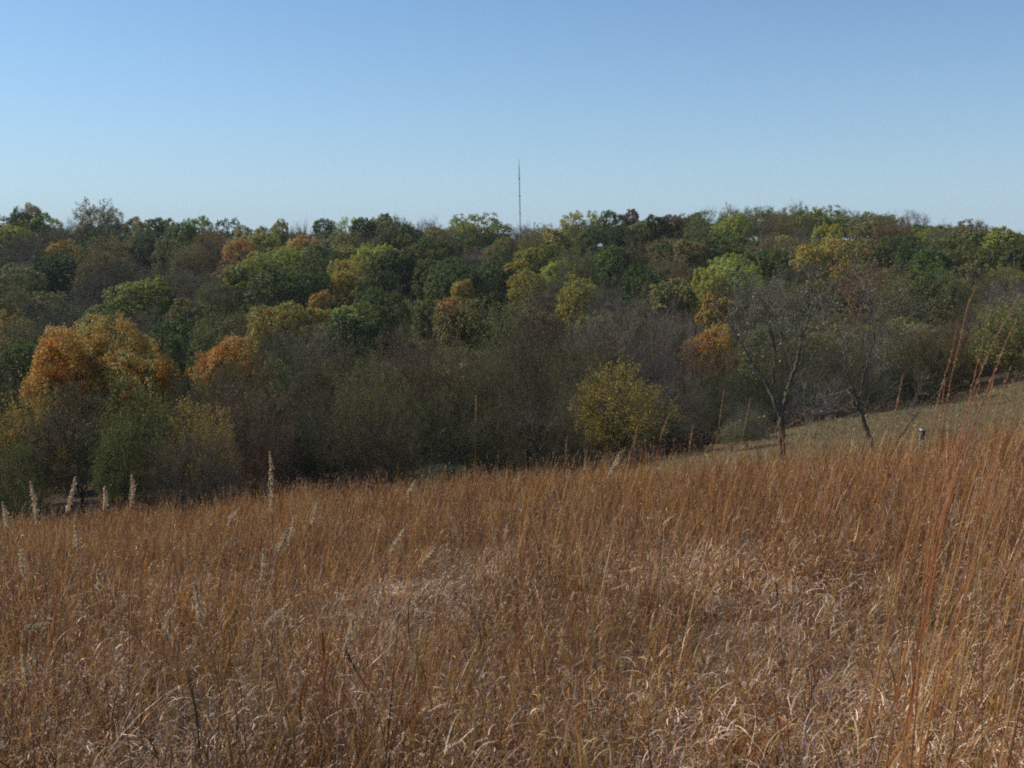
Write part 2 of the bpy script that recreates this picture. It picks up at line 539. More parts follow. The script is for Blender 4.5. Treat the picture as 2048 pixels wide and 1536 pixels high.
for i in range(6):    # leafy far trees
    V_("dense", 10 + i, leaf=.36, per=30, blob=.60, ntips=430, K=(6, 30, 130), lump=.25, nl=24, inner=.76, base=.06, top=(.5, .62, .56)[i % 3], keep=1)
for i in range(3):    # slender far trees, crown held high
    V_("slim", 20 + i, W=6.2, leaf=.34, per=26, blob=.5, ntips=230, K=(5, 20, 70), lump=.24, nl=18, inner=.7, base=.45, top=.55, trunk_top=.4)
for i in range(4):    # open, branchy trees with leaf tufts
    V_("airy", 30 + i, leaf=.34, per=16, blob=.5, ntips=210, K=(6, 26, 90), lump=.3, inner=.5, base=.25, top=.5, trunk_top=.35, show=4, twig_r=.035)
for i in range(6):    # half-bare olive trees
    V_("hazy", 40 + i, leaf=.26, per=18, blob=.55, ntips=800, K=(7, 40, 190), lump=.16, inner=.45, base=.05, top=.62, trunk_top=.2,
       show=4, twigs=3, twig_len=1.0, twig_r=.018, keep=.9, upsweep=.6)
for i in range(4):    # bare trees
    V_("bare", 50 + i, leaf=.22, per=4, blob=.5, ntips=1000, K=(8, 44, 200), lump=.14, inner=.4, base=.05, top=.65, trunk_top=.16,
       show=4, twigs=5, twig_len=1.2, twig_r=.018, keep=.5, upsweep=.7)
for i in range(4):    # near leafy
    V_("ndense", 60 + i, H=10, W=9, leaf=.14, per=44, blob=.34, ntips=850, K=(7, 40, 160), lump=.24, inner=.68, base=.05, top=.55, keep=1)
for i in range(3):    # near leafy crown held high
    V_("nhigh", 64 + i, H=10, W=9, leaf=.135, per=50, blob=.36, ntips=1050, K=(7, 40, 190), lump=.27, nl=20, power=1.9, inner=.62, base=.48, top=.66, trunk_top=.35, keep=1)
for i in range(3):    # near slender, crown held high
    V_("nslim", 67 + i, H=10, W=5.2, leaf=.135, per=48, blob=.34, ntips=520, K=(5, 22, 110), lump=.25, nl=18, power=2.0, inner=.62, base=.55, top=.6, trunk_top=.45)
for i in range(5):    # near half-bare
    V_("nhazy", 70 + i, H=10, W=9, leaf=.12, per=12, blob=.3, ntips=1400, K=(8, 50, 300), lump=.2, inner=.4, base=(.2, .1, .16, .04, .22)[i], top=.62, trunk_top=.3,
       show=4, twigs=4, twig_len=.6, twig_r=.009, keep=.8, upsweep=.55, r0=.15)
for i in range(3):    # dark forked trees of the wood edge
    V_("nfork", 96 + i, H=10, W=9, leaf=.11, per=5, blob=.25, ntips=420, K=(6, 26, 110), lump=.3, inner=.35, base=.3, top=.6, trunk_top=.26,
       show=4, twigs=5, twig_len=.7, twig_r=.009, keep=.6, upsweep=.45, r0=.2, stems=2, bark=M_BARKL)
V_("puffy", 120, leaf=.32, per=27, blob=.55, ntips=420, K=(6, 30, 110), lump=.3, nl=22, inner=.35, base=.28, top=.55, trunk_top=.3, show=4, twig_r=.035)
for i in range(4):    # near bare
    V_("nbare", 80 + i, H=10, W=9, leaf=.1, per=1, blob=.2, ntips=1600, K=(9, 55, 300), lump=.12, inner=.3, base=.03, top=.66, trunk_top=.14,
       show=4, twigs=6, twig_len=.8, twig_r=.009, keep=.4, upsweep=.7, r0=.15, stems=3)
for i in range(3):    # near open crown with small leaves
    V_("nairy", 90 + i, H=9, W=8, leaf=.125, per=13, blob=.3, ntips=1000, K=(8, 46, 220), lump=.26, inner=.4, base=.04, top=.55, trunk_top=.16,
       show=4, twigs=3, twig_len=.6, twig_r=.009, keep=.85, upsweep=.65, stems=3, r0=.12)

TC = {  # leaf colours (linear)
    "D": (.080, .110, .020), "G": (.125, .155, .025), "L": (.33, .335, .034), "Y": (.38, .265, .028),
    "O": (.46, .25, .030), "R": (.24, .13, .055), "V": (.205, .190, .045), "B": (.20, .175, .085), "A": (.38, .35, .13),
    "N": (.235, .165, .05)}
WORD = {"D": "dark green", "G": "green", "L": "yellow-green", "Y": "golden", "O": "orange", "R": "russet",
        "V": "olive", "B": "bare grey", "A": "sparse pale", "N": "thinning brown"}
KINDN = {"D": "leafy_tree", "G": "leafy_tree", "L": "leafy_tree", "Y": "golden_tree", "O": "orange_tree", "R": "russet_tree",
         "V": "thinning_tree", "B": "bare_tree", "A": "sparse_tree", "N": "thinning_tree"}
rnd = random.Random(5)
TREES = []          # dicts for labelling

def place_tree(kind, code, x, y, w, h, seed, label=None, px=None, py=None, group=None, sink=.25, colour=None, name=None):
    if kind in ('dense', 'airy') and w / h < .68: kind = 'slim'
    if kind in ('nhigh', 'ndense') and w / h < .62: kind = 'nslim'
    vs_ = VAR[kind]
    tm, cm, H, W = vs_[seed % len(vs_)]
    rg = random.Random(seed * 13 + 7)
    e = bpy.data.objects.new(name or KINDN[code], None)
    e.empty_display_size = .3
    COL.objects.link(e)
    e.location = (x, y, gzs(x, y) - sink)
    e.rotation_euler = (0, 0, rg.uniform(0, 2 * math.pi))
    sx = max(w / W, .66 * (h + sink) / H)
    e.scale = (sx, sx, (h + sink) / H)
    t = link("trunk", tm, e); c = link("crown", cm, e)
    b = colour or TC[code]
    j = rg.uniform(.82, 1.2)
    c.color = tuple(min(1, b[i] * j * rg.uniform(.9, 1.1)) for i in range(3)) + (1,)
    TREES.append(dict(o=e, code=code, px=px, py=py, x=x, y=y, w=w, h=h, label=label, group=group))
    return e

def canopy_Y(px, py, h=10.5, y0=86, y1=318):
    for Y in np.arange(y0, y1, 1.5):
        p = at(px, py, Y)
        if gzs(p[0], Y) + h >= p[2]: return Y
    return y1

# ---- trees of the far hillside, read off the photograph: (centre x, crown top y, crown width, code)
FAR = [
 (10,430,70,"G"),(45,420,62,"D"),(75,428,70,"L"),(64,408,26,"A"),(25,452,80,"L"),(110,450,100,"B"),(42,468,110,"B"),(125,482,62,"Y"),
 (172,455,60,"D"),(205,458,70,"D"),(245,468,112,"N"),(297,472,60,"D"),(100,506,76,"D"),(142,512,88,"D"),(265,435,34,"A"),
 (282,440,30,"A"),(311,436,34,"D"),(333,438,36,"A"),(348,450,44,"G"),(366,446,40,"G"),(395,434,52,"L"),(455,440,52,"D"),(485,452,34,"A"),
 (420,462,84,"N"),(345,475,66,"V"),(378,492,66,"V"),(478,477,62,"O"),(530,466,62,"L"),(505,492,70,"V"),(607,474,86,"O"),(548,462,60,"G"),
 (648,438,38,"G"),(668,444,40,"A"),(702,438,56,"L"),(488,524,84,"L"),(540,500,104,"L"),(596,496,112,"L"),(634,512,84,"G"),(566,540,120,"G"),
 (620,546,84,"D"),(460,521,54,"R"),(240,516,104,"B"),(330,528,124,"B"),(288,558,116,"L"),(36,530,92,"V"),(15,572,90,"V"),(150,584,120,"B"),
 (430,562,84,"V"),(82,600,104,"B"),(500,612,104,"V"),(556,608,112,"Y"),(622,612,70,"Y"),
 (726,436,40,"D"),(768,428,30,"D"),(762,436,80,"V"),(800,434,56,"N"),(802,447,84,"D"),(816,469,66,"L"),(856,436,60,"B"),(872,456,44,"Y"),
 (955,441,112,"L"),(925,447,66,"L"),(872,476,90,"G"),(948,490,64,"B"),(700,467,62,"V"),(736,471,70,"B"),(664,462,70,"V"),(690,491,84,"L"),
 (645,494,72,"G"),(752,492,92,"L"),(792,499,64,"G"),(812,497,44,"R"),(852,495,90,"Y"),(784,516,124,"D"),(698,515,72,"Y"),(762,542,84,"D"),
 (862,521,92,"G"),(905,521,104,"G"),(936,530,112,"D"),(1000,531,84,"D"),(1053,541,60,"Y"),(1032,520,44,"Y"),(1010,477,64,"V"),(1062,461,54,"V"),
 (1000,496,66,"G"),(1082,491,96,"L"),(1112,459,52,"Y"),(1165,426,84,"L"),(1222,424,66,"D"),(1262,419,28,"R"),(1190,452,92,"G"),(1250,451,62,"D"),
 (1287,440,54,"V"),(1152,501,72,"V"),(1232,495,108,"G"),(1272,486,56,"N"),(1292,532,92,"D"),(1158,552,60,"L"),(1163,566,80,"Y"),(1108,548,84,"B"),
 (700,546,92,"Y"),(765,581,98,"G"),(640,582,36,"O"),(901,598,42,"O"),(928,604,112,"V"),(1012,612,74,"V"),(862,602,60,"G"),(985,586,64,"D"),
 (835,634,100,"B"),(925,560,40,"Y"),(1040,590,60,"N"),
 (1315,431,42,"D"),(1341,430,42,"R"),(1390,426,34,"R"),(1362,431,60,"V"),(1422,421,80,"V"),(1465,411,54,"N"),(1520,414,80,"V"),(1472,431,72,"L"),
 (1590,411,72,"V"),(1643,414,92,"L"),(1702,421,72,"V"),(1752,426,80,"V"),(1830,420,54,"B"),(1790,431,72,"N"),(1880,449,60,"B"),(1928,444,100,"V"),
 (1957,440,44,"B"),(2002,455,62,"L"),(2042,464,64,"V"),(1560,431,72,"N"),(1452,470,110,"G"),(1400,461,82,"G"),(1542,471,90,"N"),(1600,461,72,"B"),
 (1655,450,60,"L"),(1522,500,100,"G"),(1470,511,90,"L"),(1580,496,110,"V"),(1330,482,70,"G"),(1346,508,92,"N"),(1382,480,56,"N"),(1420,541,82,"L"),
 (1482,526,92,"L"),(1542,506,82,"D"),(1622,491,62,"Y"),(1668,474,50,"Y"),(1706,478,72,"Y"),(1722,481,62,"V"),(1800,470,84,"G"),(1832,486,74,"D"),
 (1862,500,64,"G"),(1900,471,84,"V"),(1746,521,104,"R"),(1690,527,44,"Y"),(1862,536,92,"G"),(1932,500,104,"V"),(1992,491,84,"G"),(2040,490,64,"G"),
 (1902,546,100,"V"),(1962,541,84,"B"),(1800,560,90,"V"),(1392,583,100,"Y"),(1430,592,60,"Y"),(1372,628,100,"B"),(1335,640,84,"V"),(1290,640,90,"V"),(1442,561,72,"V"),(1960,430+30,60,"V"),
 (1600,530,90,"B"),(1500,560,100,"B"),(1560,560,90,"V"),(1640,560,90,"V"),(2010,530,90,"V"),(1210,560,80,"B"),(1060,470,60,"V"),(1120,520,70,"L"),
 (560,440,30,"A"),(600,445,40,"B"),(520,455,40,"A"),(1085,446,44,"A"),(895,455,50,"B"),(1045,448,50,"B"),(240,440,40,"V"),(150,440,60,"B"),
 (195,500,80,"N"),(190,540,90,"B"),(60,640,110,"V"),(200,620,110,"V"),(300,622,110,"B"),(380,600,90,"V"),(430,632,110,"V"),(20,620,90,"Y"),
 (700,630,90,"D"),(640,640,90,"B"),(1080,620,80,"N"),(1350,560,80,"V"),(350,640,100,"D"),(560,655,120,"B"),(120,655,100,"B"),
]
SKYT = []
for i, (px, py, w, c) in enumerate(FAR):
    code = c
    kind = {"V": "hazy", "B": "bare", "A": "airy", "N": "hazy"}.get(code, "dense")
    if code in "YOR" and i % 3 == 0: kind = "airy"
    if code == "V" and i % 2 == 0 or code == "N" and i % 3 == 0: kind = "dense"
    hh = 8.5 + 3.5 * random.Random(i).random()
    Y = canopy_Y(px, py, hh)
    if Y < 125 and kind in ('dense', 'airy'): kind = 'hazy'
    ww = w * 1.12 / FPX * Y
    p = at(px, py, Y)
    h = p[2] - gzs(p[0], Y)
    if h > 15 or h < 5:
        h = max(5, h)
    h = max(h, ww * .6)
    place_tree(kind, code, p[0], Y, ww, h, 100 + i, px=px, py=py)

SKYL = np.array([(-200,428),(0,428),(100,432),(200,448),(300,452),(450,455),(600,458),(700,448),(800,445),(900,452),(960,446),(1080,450),(1180,432),
 (1300,430),(1400,424),(1500,416),(1640,414),(1750,424),(1830,428),(1870,446),(1950,448),(2048,462),(2300,470)], float)
def cap_height(x, y, h, pad):
    """trees behind keep under the ridge line seen in the photograph"""
    px, py = to_px((x, y, gzs(x, y) + h))
    lim = np.interp(px, SKYL[:, 0], SKYL[:, 1]) + pad
    while py < lim and h > 3:
        h -= .3; px, py = to_px((x, y, gzs(x, y) + h))
    return h
# ------------------------------------------------------------------ fill the gaps of the hillside
def fill():
    rg = random.Random(77)
    pts = [(t['x'], t['y'], t['w']) for t in TREES]
    n = 0
    Y = 88.0
    cand = []
    heroes = [(t['px'], t['py'], t['w'] / t['y'] * FPX, t['y']) for t in TREES]
    for _ in range(9000):
        y = math.sqrt(rg.uniform(88 ** 2, 312 ** 2))
        t = rg.uniform(-.6, .6)
        if y < field_end(t) + 6: continue
        cand.append((t * y, y))
    for x, y in cand:
        w = rg.uniform(8.5, 13)
        if y < 130: w *= .8
        if any((x - a) ** 2 + (y - b) ** 2 < ((w + c) * .36) ** 2 for a, b, c in pts): continue
        t = x / y
        lf = t < -.12
        code = rg.choices("DGLVBNY", (.5, 1.8, 1.5, 5, 2.6 if lf else .8, 1.6, .35))[0]
        if y < 150 and code in 'LYD': code = 'V'
        kind = {"V": "hazy", "B": "bare", "N": "hazy"}.get(code, "dense")
        if code == 'V' and rg.random() < .5 or code == 'N' and rg.random() < .35: kind = 'dense'
        h = rg.uniform(6.5, 9.0)
        h = cap_height(x, y, h, 8)
        px, py = to_px((x, y, gzs(x, y) + h))
        if px < -120 or px > 2170: continue
        wp = w / y * FPX
        if any(hy > y and abs(px - hx) < .42 * (hw + wp) and py < hp + .5 * hw for hx, hp, hw, hy in heroes): continue
        place_tree(kind, code, x, y, w, h, 1000 + n, px=px, py=py)
        pts.append((x, y, w)); n += 1
        if n >= 150: break
    for k in range(56):          # trees just behind the crest
        y = rg.uniform(306, 332); x = (-.58 + 1.16 * (k + rg.uniform(.1, .9)) / 56) * y
        code = rg.choices("DGLVBN", (1, 1.6, 1.4, 5, 1.6, 1.6))[0]
        kind = {"V": "hazy", "B": "bare", "N": "hazy"}.get(code, "dense")
        if code == 'V' and rg.random() < .5: kind = 'dense'
        h = cap_height(x, y, rg.uniform(7.5, 9.3), rg.uniform(2, 14)); px, py = to_px((x, y, gzs(x, y) + h))
        place_tree(kind, code, x, y, rg.uniform(8, 12), h, 2000 + k, px=px, py=py)
    print("fill", n, "trees", len(TREES))
fill()

# ------------------------------------------------------------------ near woods: (x, top y, width px, distance, kind, code, base drop, label)
NEAR = [
 (20, 692, 120, 84, "ndense", "G", "green rounded tree at the left edge, behind the big orange tree"),
 (118, 655, 118, 60, "nhigh", "Y", "tall yellow-orange tree forming the left side of the orange clump"),
 (225, 650, 235, 62, "nhigh", "O", "broad rust-orange tree, largest of the orange trees at left"),
 (456, 674, 112, 84, "nslim", "O", "smaller orange tree standing just right of the big orange clump"),
 (62, 765, 110, 55, "nairy", "Y", "low yellowish tree under the left flank of the orange clump"),
 (150, 772, 190, 53, "nhazy", "B", "dark nearly bare tree in front of the orange clump"),
 (280, 758, 150, 51, "nairy", "L", "bright green narrow tree standing in front of the orange clump"),
 (235, 850, 100, 49, "nairy", "L", "low green bush spreading at the foot of the bright green tree"),
 (402, 738, 110, 58, "nbare", "B", "grey bare tree between the bright green tree and russet tree"),
 (495, 762, 130, 55, "nhazy", "R", "russet twiggy tree right of the bright green tree"),
 (405, 800, 80, 50, "nairy", "Y", "small thin yellow-leaved tree right of the bright green tree"),
 (385, 860, 170, 47, "nbare", "B", "dense dark bare thicket shrub at the edge of the tall grass"),
 (20, 880, 110, 50, "nhazy", "G", "low green shrub at the left edge above the grass"),
 (470, 712, 150, 70, "nhazy", "V", "grey-olive twiggy tree just below the smaller orange tree"),
 (600, 686, 150, 72, "nhazy", "V", "grey-green twiggy tree right of the smaller orange tree"),
 (690, 676, 130, 76, "nhazy", "V", "olive thinning tree left of the near wood's centre"),
 (575, 770, 150, 60, "nhazy", "D", "dark green thinning tree behind the russet tree"),
 (680, 760, 140, 53, "nfork", "V", "dark grey-olive tree at the wood edge, left of centre"),
 (800, 668, 150, 70, "nhazy", "N", "brown-topped thinning tree with a forked dark trunk, left of centre"),
 (775, 760, 140, 53, "nfork", "V", "dark many-stemmed tree at the wood edge below the brown-topped tree"),
 (885, 680, 150, 72, "nhazy", "N", "olive-brown thinning tree in the centre of the near wood"),
 (905, 740, 130, 54, "nfork", "L", "sparse yellow-green tree at the wood edge in the centre"),
 (972, 688, 130, 74, "nhazy", "V", "grey-olive tree just right of the wood's centre"),
 (1055, 655, 150, 84, "nhazy", "V", "olive-green thinning tree behind the near wood, right of centre"),
 (1100, 618, 140, 92, "nhazy", "N", "orange-tinged olive tree behind the grey bare dome"),
 (1075, 712, 160, 53, "nfork", "B", "dark crooked bare tree left of the yellow airy tree"),
 (1000, 800, 110, 56, "nhazy", "V", "low dark twiggy tree at the grass edge, centre"),
 (1255, 590, 230, 82, "nbare", "B", "wide grey bare dome-shaped tree behind the yellow airy tree"),
 (1345, 640, 150, 80, "nbare", "B", "purplish bare tree right of the wide grey dome"),
 (1180, 660, 120, 80, "nhazy", "V", "olive tree half hidden before the wide grey bare dome"),
 (1228, 724, 185, 56, "nairy", "Y", "airy yellow-leaved tree at the grass edge, right of centre"),
 (1130, 838, 110, 53, "nhazy", "N", "low brown shrub left under the yellow airy tree"),
 (1350, 748, 150, 62, "nbare", "B", "dark bare bush right of the yellow airy tree"),
 (1420, 652, 80, 80, "nhigh", "O", "small bright orange-topped tree left of the lone dark tree"),
 (1412, 700, 130, 76, "nhazy", "R", "dark russet tree under the bright orange top"),
 (1452, 745, 130, 70, "nhazy", "D", "dark green thicket tree left of the lone dark tree"),
 (1520, 640, 150, 86, "nhazy", "V", "grey-olive tree behind the lone dark tree"),
 (1610, 655, 150, 88, "nhazy", "V", "olive tree behind and between the two lone bare trees"),
 (1560, 730, 150, 74, "nhazy", "D", "shadowed green tree behind the lone dark tree's trunk"),
 (1640, 745, 130, 78, "nbare", "B", "dark bare thicket tree behind the fallen pale limbs"),
 (1700, 645, 150, 90, "nbare", "B", "dark bare tree behind the second lone tree"),
 (1790, 640, 140, 96, "nhazy", "V", "grey-green tree right of the second lone tree"),
 (1720, 725, 150, 84, "nbare", "D", "shadowed thicket tree at the left top edge of the mown field"),
 (1800, 722, 130, 92, "nhazy", "D", "dark rounded shrub tree at the top of the mown field"),
 (1868, 645, 100, 96, "nhazy", "N", "brown-green thinning tree at the field's far edge"),
 (1890, 690, 90, 94, "nhazy", "V", "low olive-yellow shrub where the field meets the woods"),
 (1955, 600, 130, 100, "nhazy", "N", "thin golden-brown tree at the right end of the field edge"),
 (2035, 562, 150, 104, "nbare", "B", "purplish-grey bare tree at the right edge of the picture"),
 (2030, 665, 90, 98, "nhazy", "O", "low orange-brown tree at the right edge behind the field"),
 (1950, 680, 80, 97, "nhazy", "N", "low brown tree at the field's far edge, near the right"),
 (1000, 700, 130, 90, "nhazy", "V", "faint olive tree behind the right centre of the near wood"),
 (740, 720, 140, 66, "nhazy", "L", "yellow-green lit tree inside the near wood, left of centre"),
 (860, 800, 140, 56, "nhazy", "D", "low dark green shrub at the grass edge left of centre"),
 (650, 830, 140, 55, "nhazy", "D", "low dark shrub at the grass edge right of the russet tree"),
 (1150, 745, 120, 60, "nhazy", "D", "dark shrub tree touching the left of the yellow airy tree"),
 (1290, 800, 140, 58, "nhazy", "D", "dark low tree right under the yellow airy tree"),
 (540, 840, 120, 53, "nbare", "R", "low russet bare shrub beside the grass"),
 (1490, 800, 90, 60, "nbare", "B", "dark bare shrub just left of the lone dark tree's trunk"),
 (940, 860, 120, 53, "nhazy", "D", "very low dark shrub at the grass edge in the centre"),
 (760, 860, 120, 53, "nbare", "R", "low reddish bare shrub at the grass edge, left of centre"),
 (-40, 700, 150, 75, "nhazy", "V", "olive tree cut off by the left edge of the picture"),
 (-30, 800, 120, 57, "nhazy", "D", "dark shrub cut off by the left edge of the picture"),
]
for i, (px, py, w, Y, kind, code, lab) in enumerate(NEAR):
    p = at(px, py, Y)
    ww = w * 1.15 / FPX * Y
    h = max(p[2] - gzs(p[0], Y), 1.8)
    shade_mul = .66 if kind in ('nhazy', 'nbare', 'nfork') and code in 'VBDN' else 1.0   # shade of the near wood worked into its leaf colour
    place_tree(kind, code, p[0], Y, ww, h, 3000 + i * 3, label=lab, px=px, py=py, colour=(.48, .29, .032) if "yellow-orange" in lab else (.175, .20, .028) if code == "L" else (.44, .31, .03) if "yellow-leaved" in lab else (.36, .30, .27) if "bare dome-shaped" in lab or "purplish" in lab else tuple(c * shade_mul for c in TC[code]))

# ------------------------------------------------------------------ the two lone bare trees, limbs placed one by one
def chain_pts(pts, Y, dy, k=4, seed=0):
    """pixel polyline -> smooth 3-D centre line; dy gives the depth offset at each point"""
    P = np.array([at(p[0], p[1], Y + d) for p, d in zip(pts, dy)])
    n = len(P)
    t = np.linspace(0, n - 1, (n - 1) * k + 1)
    i = np.clip(t.astype(int), 0, n - 2); f = (t - i)[:, None]
    P0 = P[np.clip(i - 1, 0, n - 1)]; P1 = P[i]; P2 = P[i + 1]; P3 = P[np.clip(i + 2, 0, n - 1)]
    return .5 * (2*P1 + (P2 - P0)*f + (2*P0 - 5*P1 + 4*P2 - P3)*f**2 + (3*P1 - P0 - 3*P2 + P3)*f**3)

def lone_tree(name, Y, base, limbs, seed, label, leafn, leafcol, twigmat, barkm, twig_len=1.3, side=True, sub=(8, 5, 4)):
    rs = np.random.RandomState(seed)
    b = at(base[0], base[1], Y)
    gzb = gzs(b[0], Y)
    e = bpy.data.objects.new(name, None); COL.objects.link(e)
    org = np.array([b[0], Y, gzb]); e.location = org
    tb, cb = MB(), MB()
    tips = []
    for pts, dy, r0, r1, tw in limbs:
        C = chain_pts(pts, Y, dy) - org
        if pts is limbs[0][0]: C[0, 2] = -.2
        C[1:-1] += rs.normal(0, .025, C[1:-1].shape)
        rad = np.linspace(r0, r1, len(C)) * .86
        if pts is limbs[0][0]: rad[0] *= 1.35
        V, Q = tubes(C[None], rad[None], 8)
        tb.add(V, Q)
        if tw:  # secondary shoots
            n = max(3, int(sub[0] * tw))
            P = []; D = []; L = []; RR = []
            for k in range(n):
                s = .3 + .7 * (k + rs.uniform()) / n
                q = s * (len(C) - 1); i0 = min(int(q), len(C) - 2)
                p = C[i0] + (C[i0 + 1] - C[i0]) * (q - i0)
                d = norm(C[i0 + 1] - C[i0])
                v = norm(d * .9 + rs.normal(0, .55, 3) + np.array([0, 0, .25]))
                P.append(p); D.append(v); L.append(twig_len * rs.uniform(.6, 1.3)); RR.append(max(r1 * .8, .012))
            P.append(C[-1]); D.append(norm(C[-1] - C[-2])); L.append(twig_len * 1.1); RR.append(r1)
            P, D, L, RR = map(np.array, (P, D, L, RR))
            for lvl in range(3):
                n = len(P); s = 4; Cc = [P]; d = D.copy()
                for k in range(s):
                    d = norm(d + rs.normal(0, .14, (n, 3)) + np.array([0, 0, .06])); Cc.append(Cc[-1] + d * (L / s)[:, None])
                Cc = np.stack(Cc, 1)
                rad = np.maximum(RR[:, None] * np.linspace(1, .4, s + 1)[None], .005)
                V, Q = tubes(Cc, rad, 3); cb.add(V, Q, m=1)
                if lvl == 2: tips.append(Cc); break
                k = sub[1 + lvl] if 1 + lvl < len(sub) else 4
                S = rs.uniform(.2, 1, (n, k)) * s; i0 = np.clip(S.astype(int), 0, s - 1)
                ar = np.arange(n)[:, None]
                A = Cc[ar, i0]; B = Cc[ar, i0 + 1]
                PP = A + (B - A) * (S - i0)[..., None]
                DD = norm(norm(B - A) + rs.normal(0, .5, (n, k, 3)))
                LL = L[:, None] * rs.uniform(.35, .65, (n, k)); R2 = np.repeat(RR[:, None] * .55, k, 1)
                P = PP.reshape(-1, 3); D = DD.reshape(-1, 3); L = LL.ravel(); RR = np.maximum(R2.ravel(), .006)
    T = np.concatenate(tips)
    idx = rs.randint(0, len(T), leafn); kk = rs.randint(1, 5, leafn)
    P = T[idx, kk] + rs.normal(0, .06, (leafn, 3))
    V, Q = quads_at(P, .10, rs, -.1, .75)
    vv = np.clip(rs.normal(.6, .3, leafn), 0, 1)
    A = np.stack([np.repeat(vv, 4), np.repeat(rs.uniform(size=leafn), 4), np.zeros(leafn * 4), np.ones(leafn * 4)], -1)
    cb.add(V, Q, A=A)
    link("trunk", tb.mesh(name + "_trunk", [barkm], smooth=True), e)
    c = link("crown", cb.mesh(name + "_crown", [M_LEAF, twigmat]), e)
    c.color = leafcol + (1,)
    tag(e, label, "tree")
    return e

# zoom coordinates: x = 1400 + X/4.042, y = 560 + Y/4.042
Z = lambda *p: [(1400 + a / 4.042, 560 + b / 4.042) for a, b in p]
lone_tree("bare_tree", 46.5, (1563, 945), [
    (Z((665, 1560), (662, 1380), (660, 1240), (658, 1120), (672, 1010)), (0, 0, 0, 0, 0), .21, .15, 0),
    (Z((660, 1130), (610, 1020), (575, 920), (520, 810), (440, 710), (370, 580), (310, 480), (250, 400), (225, 300)), (0, 0, .2, .4, .6, .8, 1, 1.2, 1.3), .12, .022, 1.6),
    (Z((440, 710), (405, 640), (350, 540), (345, 430), (370, 330)), (.6, .5, .3, .2, .1), .05, .015, 1),
    (Z((590, 860), (600, 760), (605, 650), (600, 520), (575, 400), (555, 270), (500, 160)), (0, -.3, -.5, -.7, -.9, -1, -1.1), .075, .018, 1.7),
    (Z((600, 520), (560, 420), (520, 330), (450, 240)), (-.7, -.8, -.6, -.5), .04, .012, 1),
    (Z((672, 1020), (700, 900), (740, 790), (790, 650), (810, 540), (825, 460), (860, 370), (880, 270), (905, 170), (915, 60)), (0, 0, .1, .2, .2, .3, .3, .4, .5, .6), .13, .02, 2.0),
    (Z((825, 460), (780, 410), (730, 350), (710, 250), (690, 150)), (.3, .6, .9, 1.1, 1.3), .055, .015, 1.2),
    (Z((830, 470), (900, 400), (950, 340), (1010, 270), (1060, 200)), (.3, 0, -.3, -.5, -.8), .05, .014, 1.1),
    (Z((740, 790), (735, 680), (700, 560), (680, 450), (660, 330), (640, 200)), (.1, .5, .8, 1, 1.2, 1.4), .055, .015, 1.4),
    (Z((690, 950), (730, 870), (790, 770), (830, 690), (835, 560), (900, 470), (960, 400)), (0, -.4, -.7, -.9, -1, -1.1, -1.2), .05, .014, 1.2),
    (Z((680, 1165), (730, 1150), (780, 1175), (805, 1215)), (0, -.2, -.4, -.5), .035, .012, .4),
    (Z((640, 1180), (560, 1290), (480, 1240), (430, 1190)), (0, -.3, -.7, -1), .03, .01, .3),
], 7, "larger lone dark tree with few pale leaves, left of the leaning lone tree", 420, (.38, .36, .19), M_TWIGP, M_BARKL, 1.25)
lone_tree("bare_tree", 44.0, (1752, 912), [
    (Z((1430, 1440), (1405, 1370), (1370, 1270), (1330, 1170), (1300, 1060), (1270, 960)), (0, 0, 0, 0, 0, 0), .15, .10, 0),
    (Z((1270, 960), (1235, 880), (1200, 790), (1175, 720), (1180, 600), (1190, 500)), (0, 0, .1, .2, .3, .4), .085, .02, 1.2),
    (Z((1285, 970), (1310, 880), (1325, 770), (1350, 690), (1370, 590), (1400, 520), (1400, 430), (1410, 350), (1470, 290), (1490, 210)), (0, .2, .3, .4, .5, .5, .5, .6, .6, .7), .08, .018, 1.8),
    (Z((1400, 560), (1450, 520), (1500, 450), (1570, 400), (1630, 350)), (.5, .2, 0, -.2, -.4), .04, .012, 1.2),
    (Z((1410, 360), (1380, 280), (1350, 200), (1330, 140)), (.6, .8, 1, 1.1), .03, .012, 1),
    (Z((1480, 290), (1520, 400), (1500, 480)), (.5, .3, .1), .02, .01, .5),
    (Z((1270, 1020), (1220, 995), (1150, 1040), (1080, 1080), (980, 1085), (920, 1100)), (0, -.3, -.6, -.9, -1.1, -1.3), .05, .015, .9),
    (Z((1325, 1080), (1360, 1060), (1420, 1055), (1480, 1050), (1540, 1060)), (0, -.2, -.3, -.5, -.6), .04, .012, .6),
    (Z((1240, 910), (1180, 880), (1110, 960), (1060, 1000)), (0, -.3, -.4, -.5), .03, .01, .7),
    (Z((1300, 920), (1370, 850), (1400, 780), (1450, 700)), (.1, -.2, -.5, -.7), .03, .01, .9),
], 8, "lone bare tree leaning left out of the tall grass beside the mown field", 160, (.30, .28, .16), M_TWIGP, M_BARKL, 1.15)
lone_tree("leaning_dead_sapling", 40.0, (1785, 915), [
    (Z((1545, 1400), (1570, 1350), (1610, 1270), (1680, 1180), (1740, 1095), (1790, 1030), (1850, 975), (1920, 915)), (0, 0, 0, 0, 0, 0, 0, 0), .055, .016, .5),
    (Z((1790, 1030), (1800, 960), (1810, 900), (1800, 850)), (0, .1, .2, .3), .025, .01, .6),
    (Z((1740, 1095), (1730, 1020), (1735, 960)), (0, .1, .2), .015, .008, .3),
], 9, "thin dead stem leaning right over the mown field beside the nest box", 10, (.2, .18, .1), M_TWIG, M_BARKL, .6)
bpy.data.objects["leaning_dead_sapling"]["category"] = "dead tree"

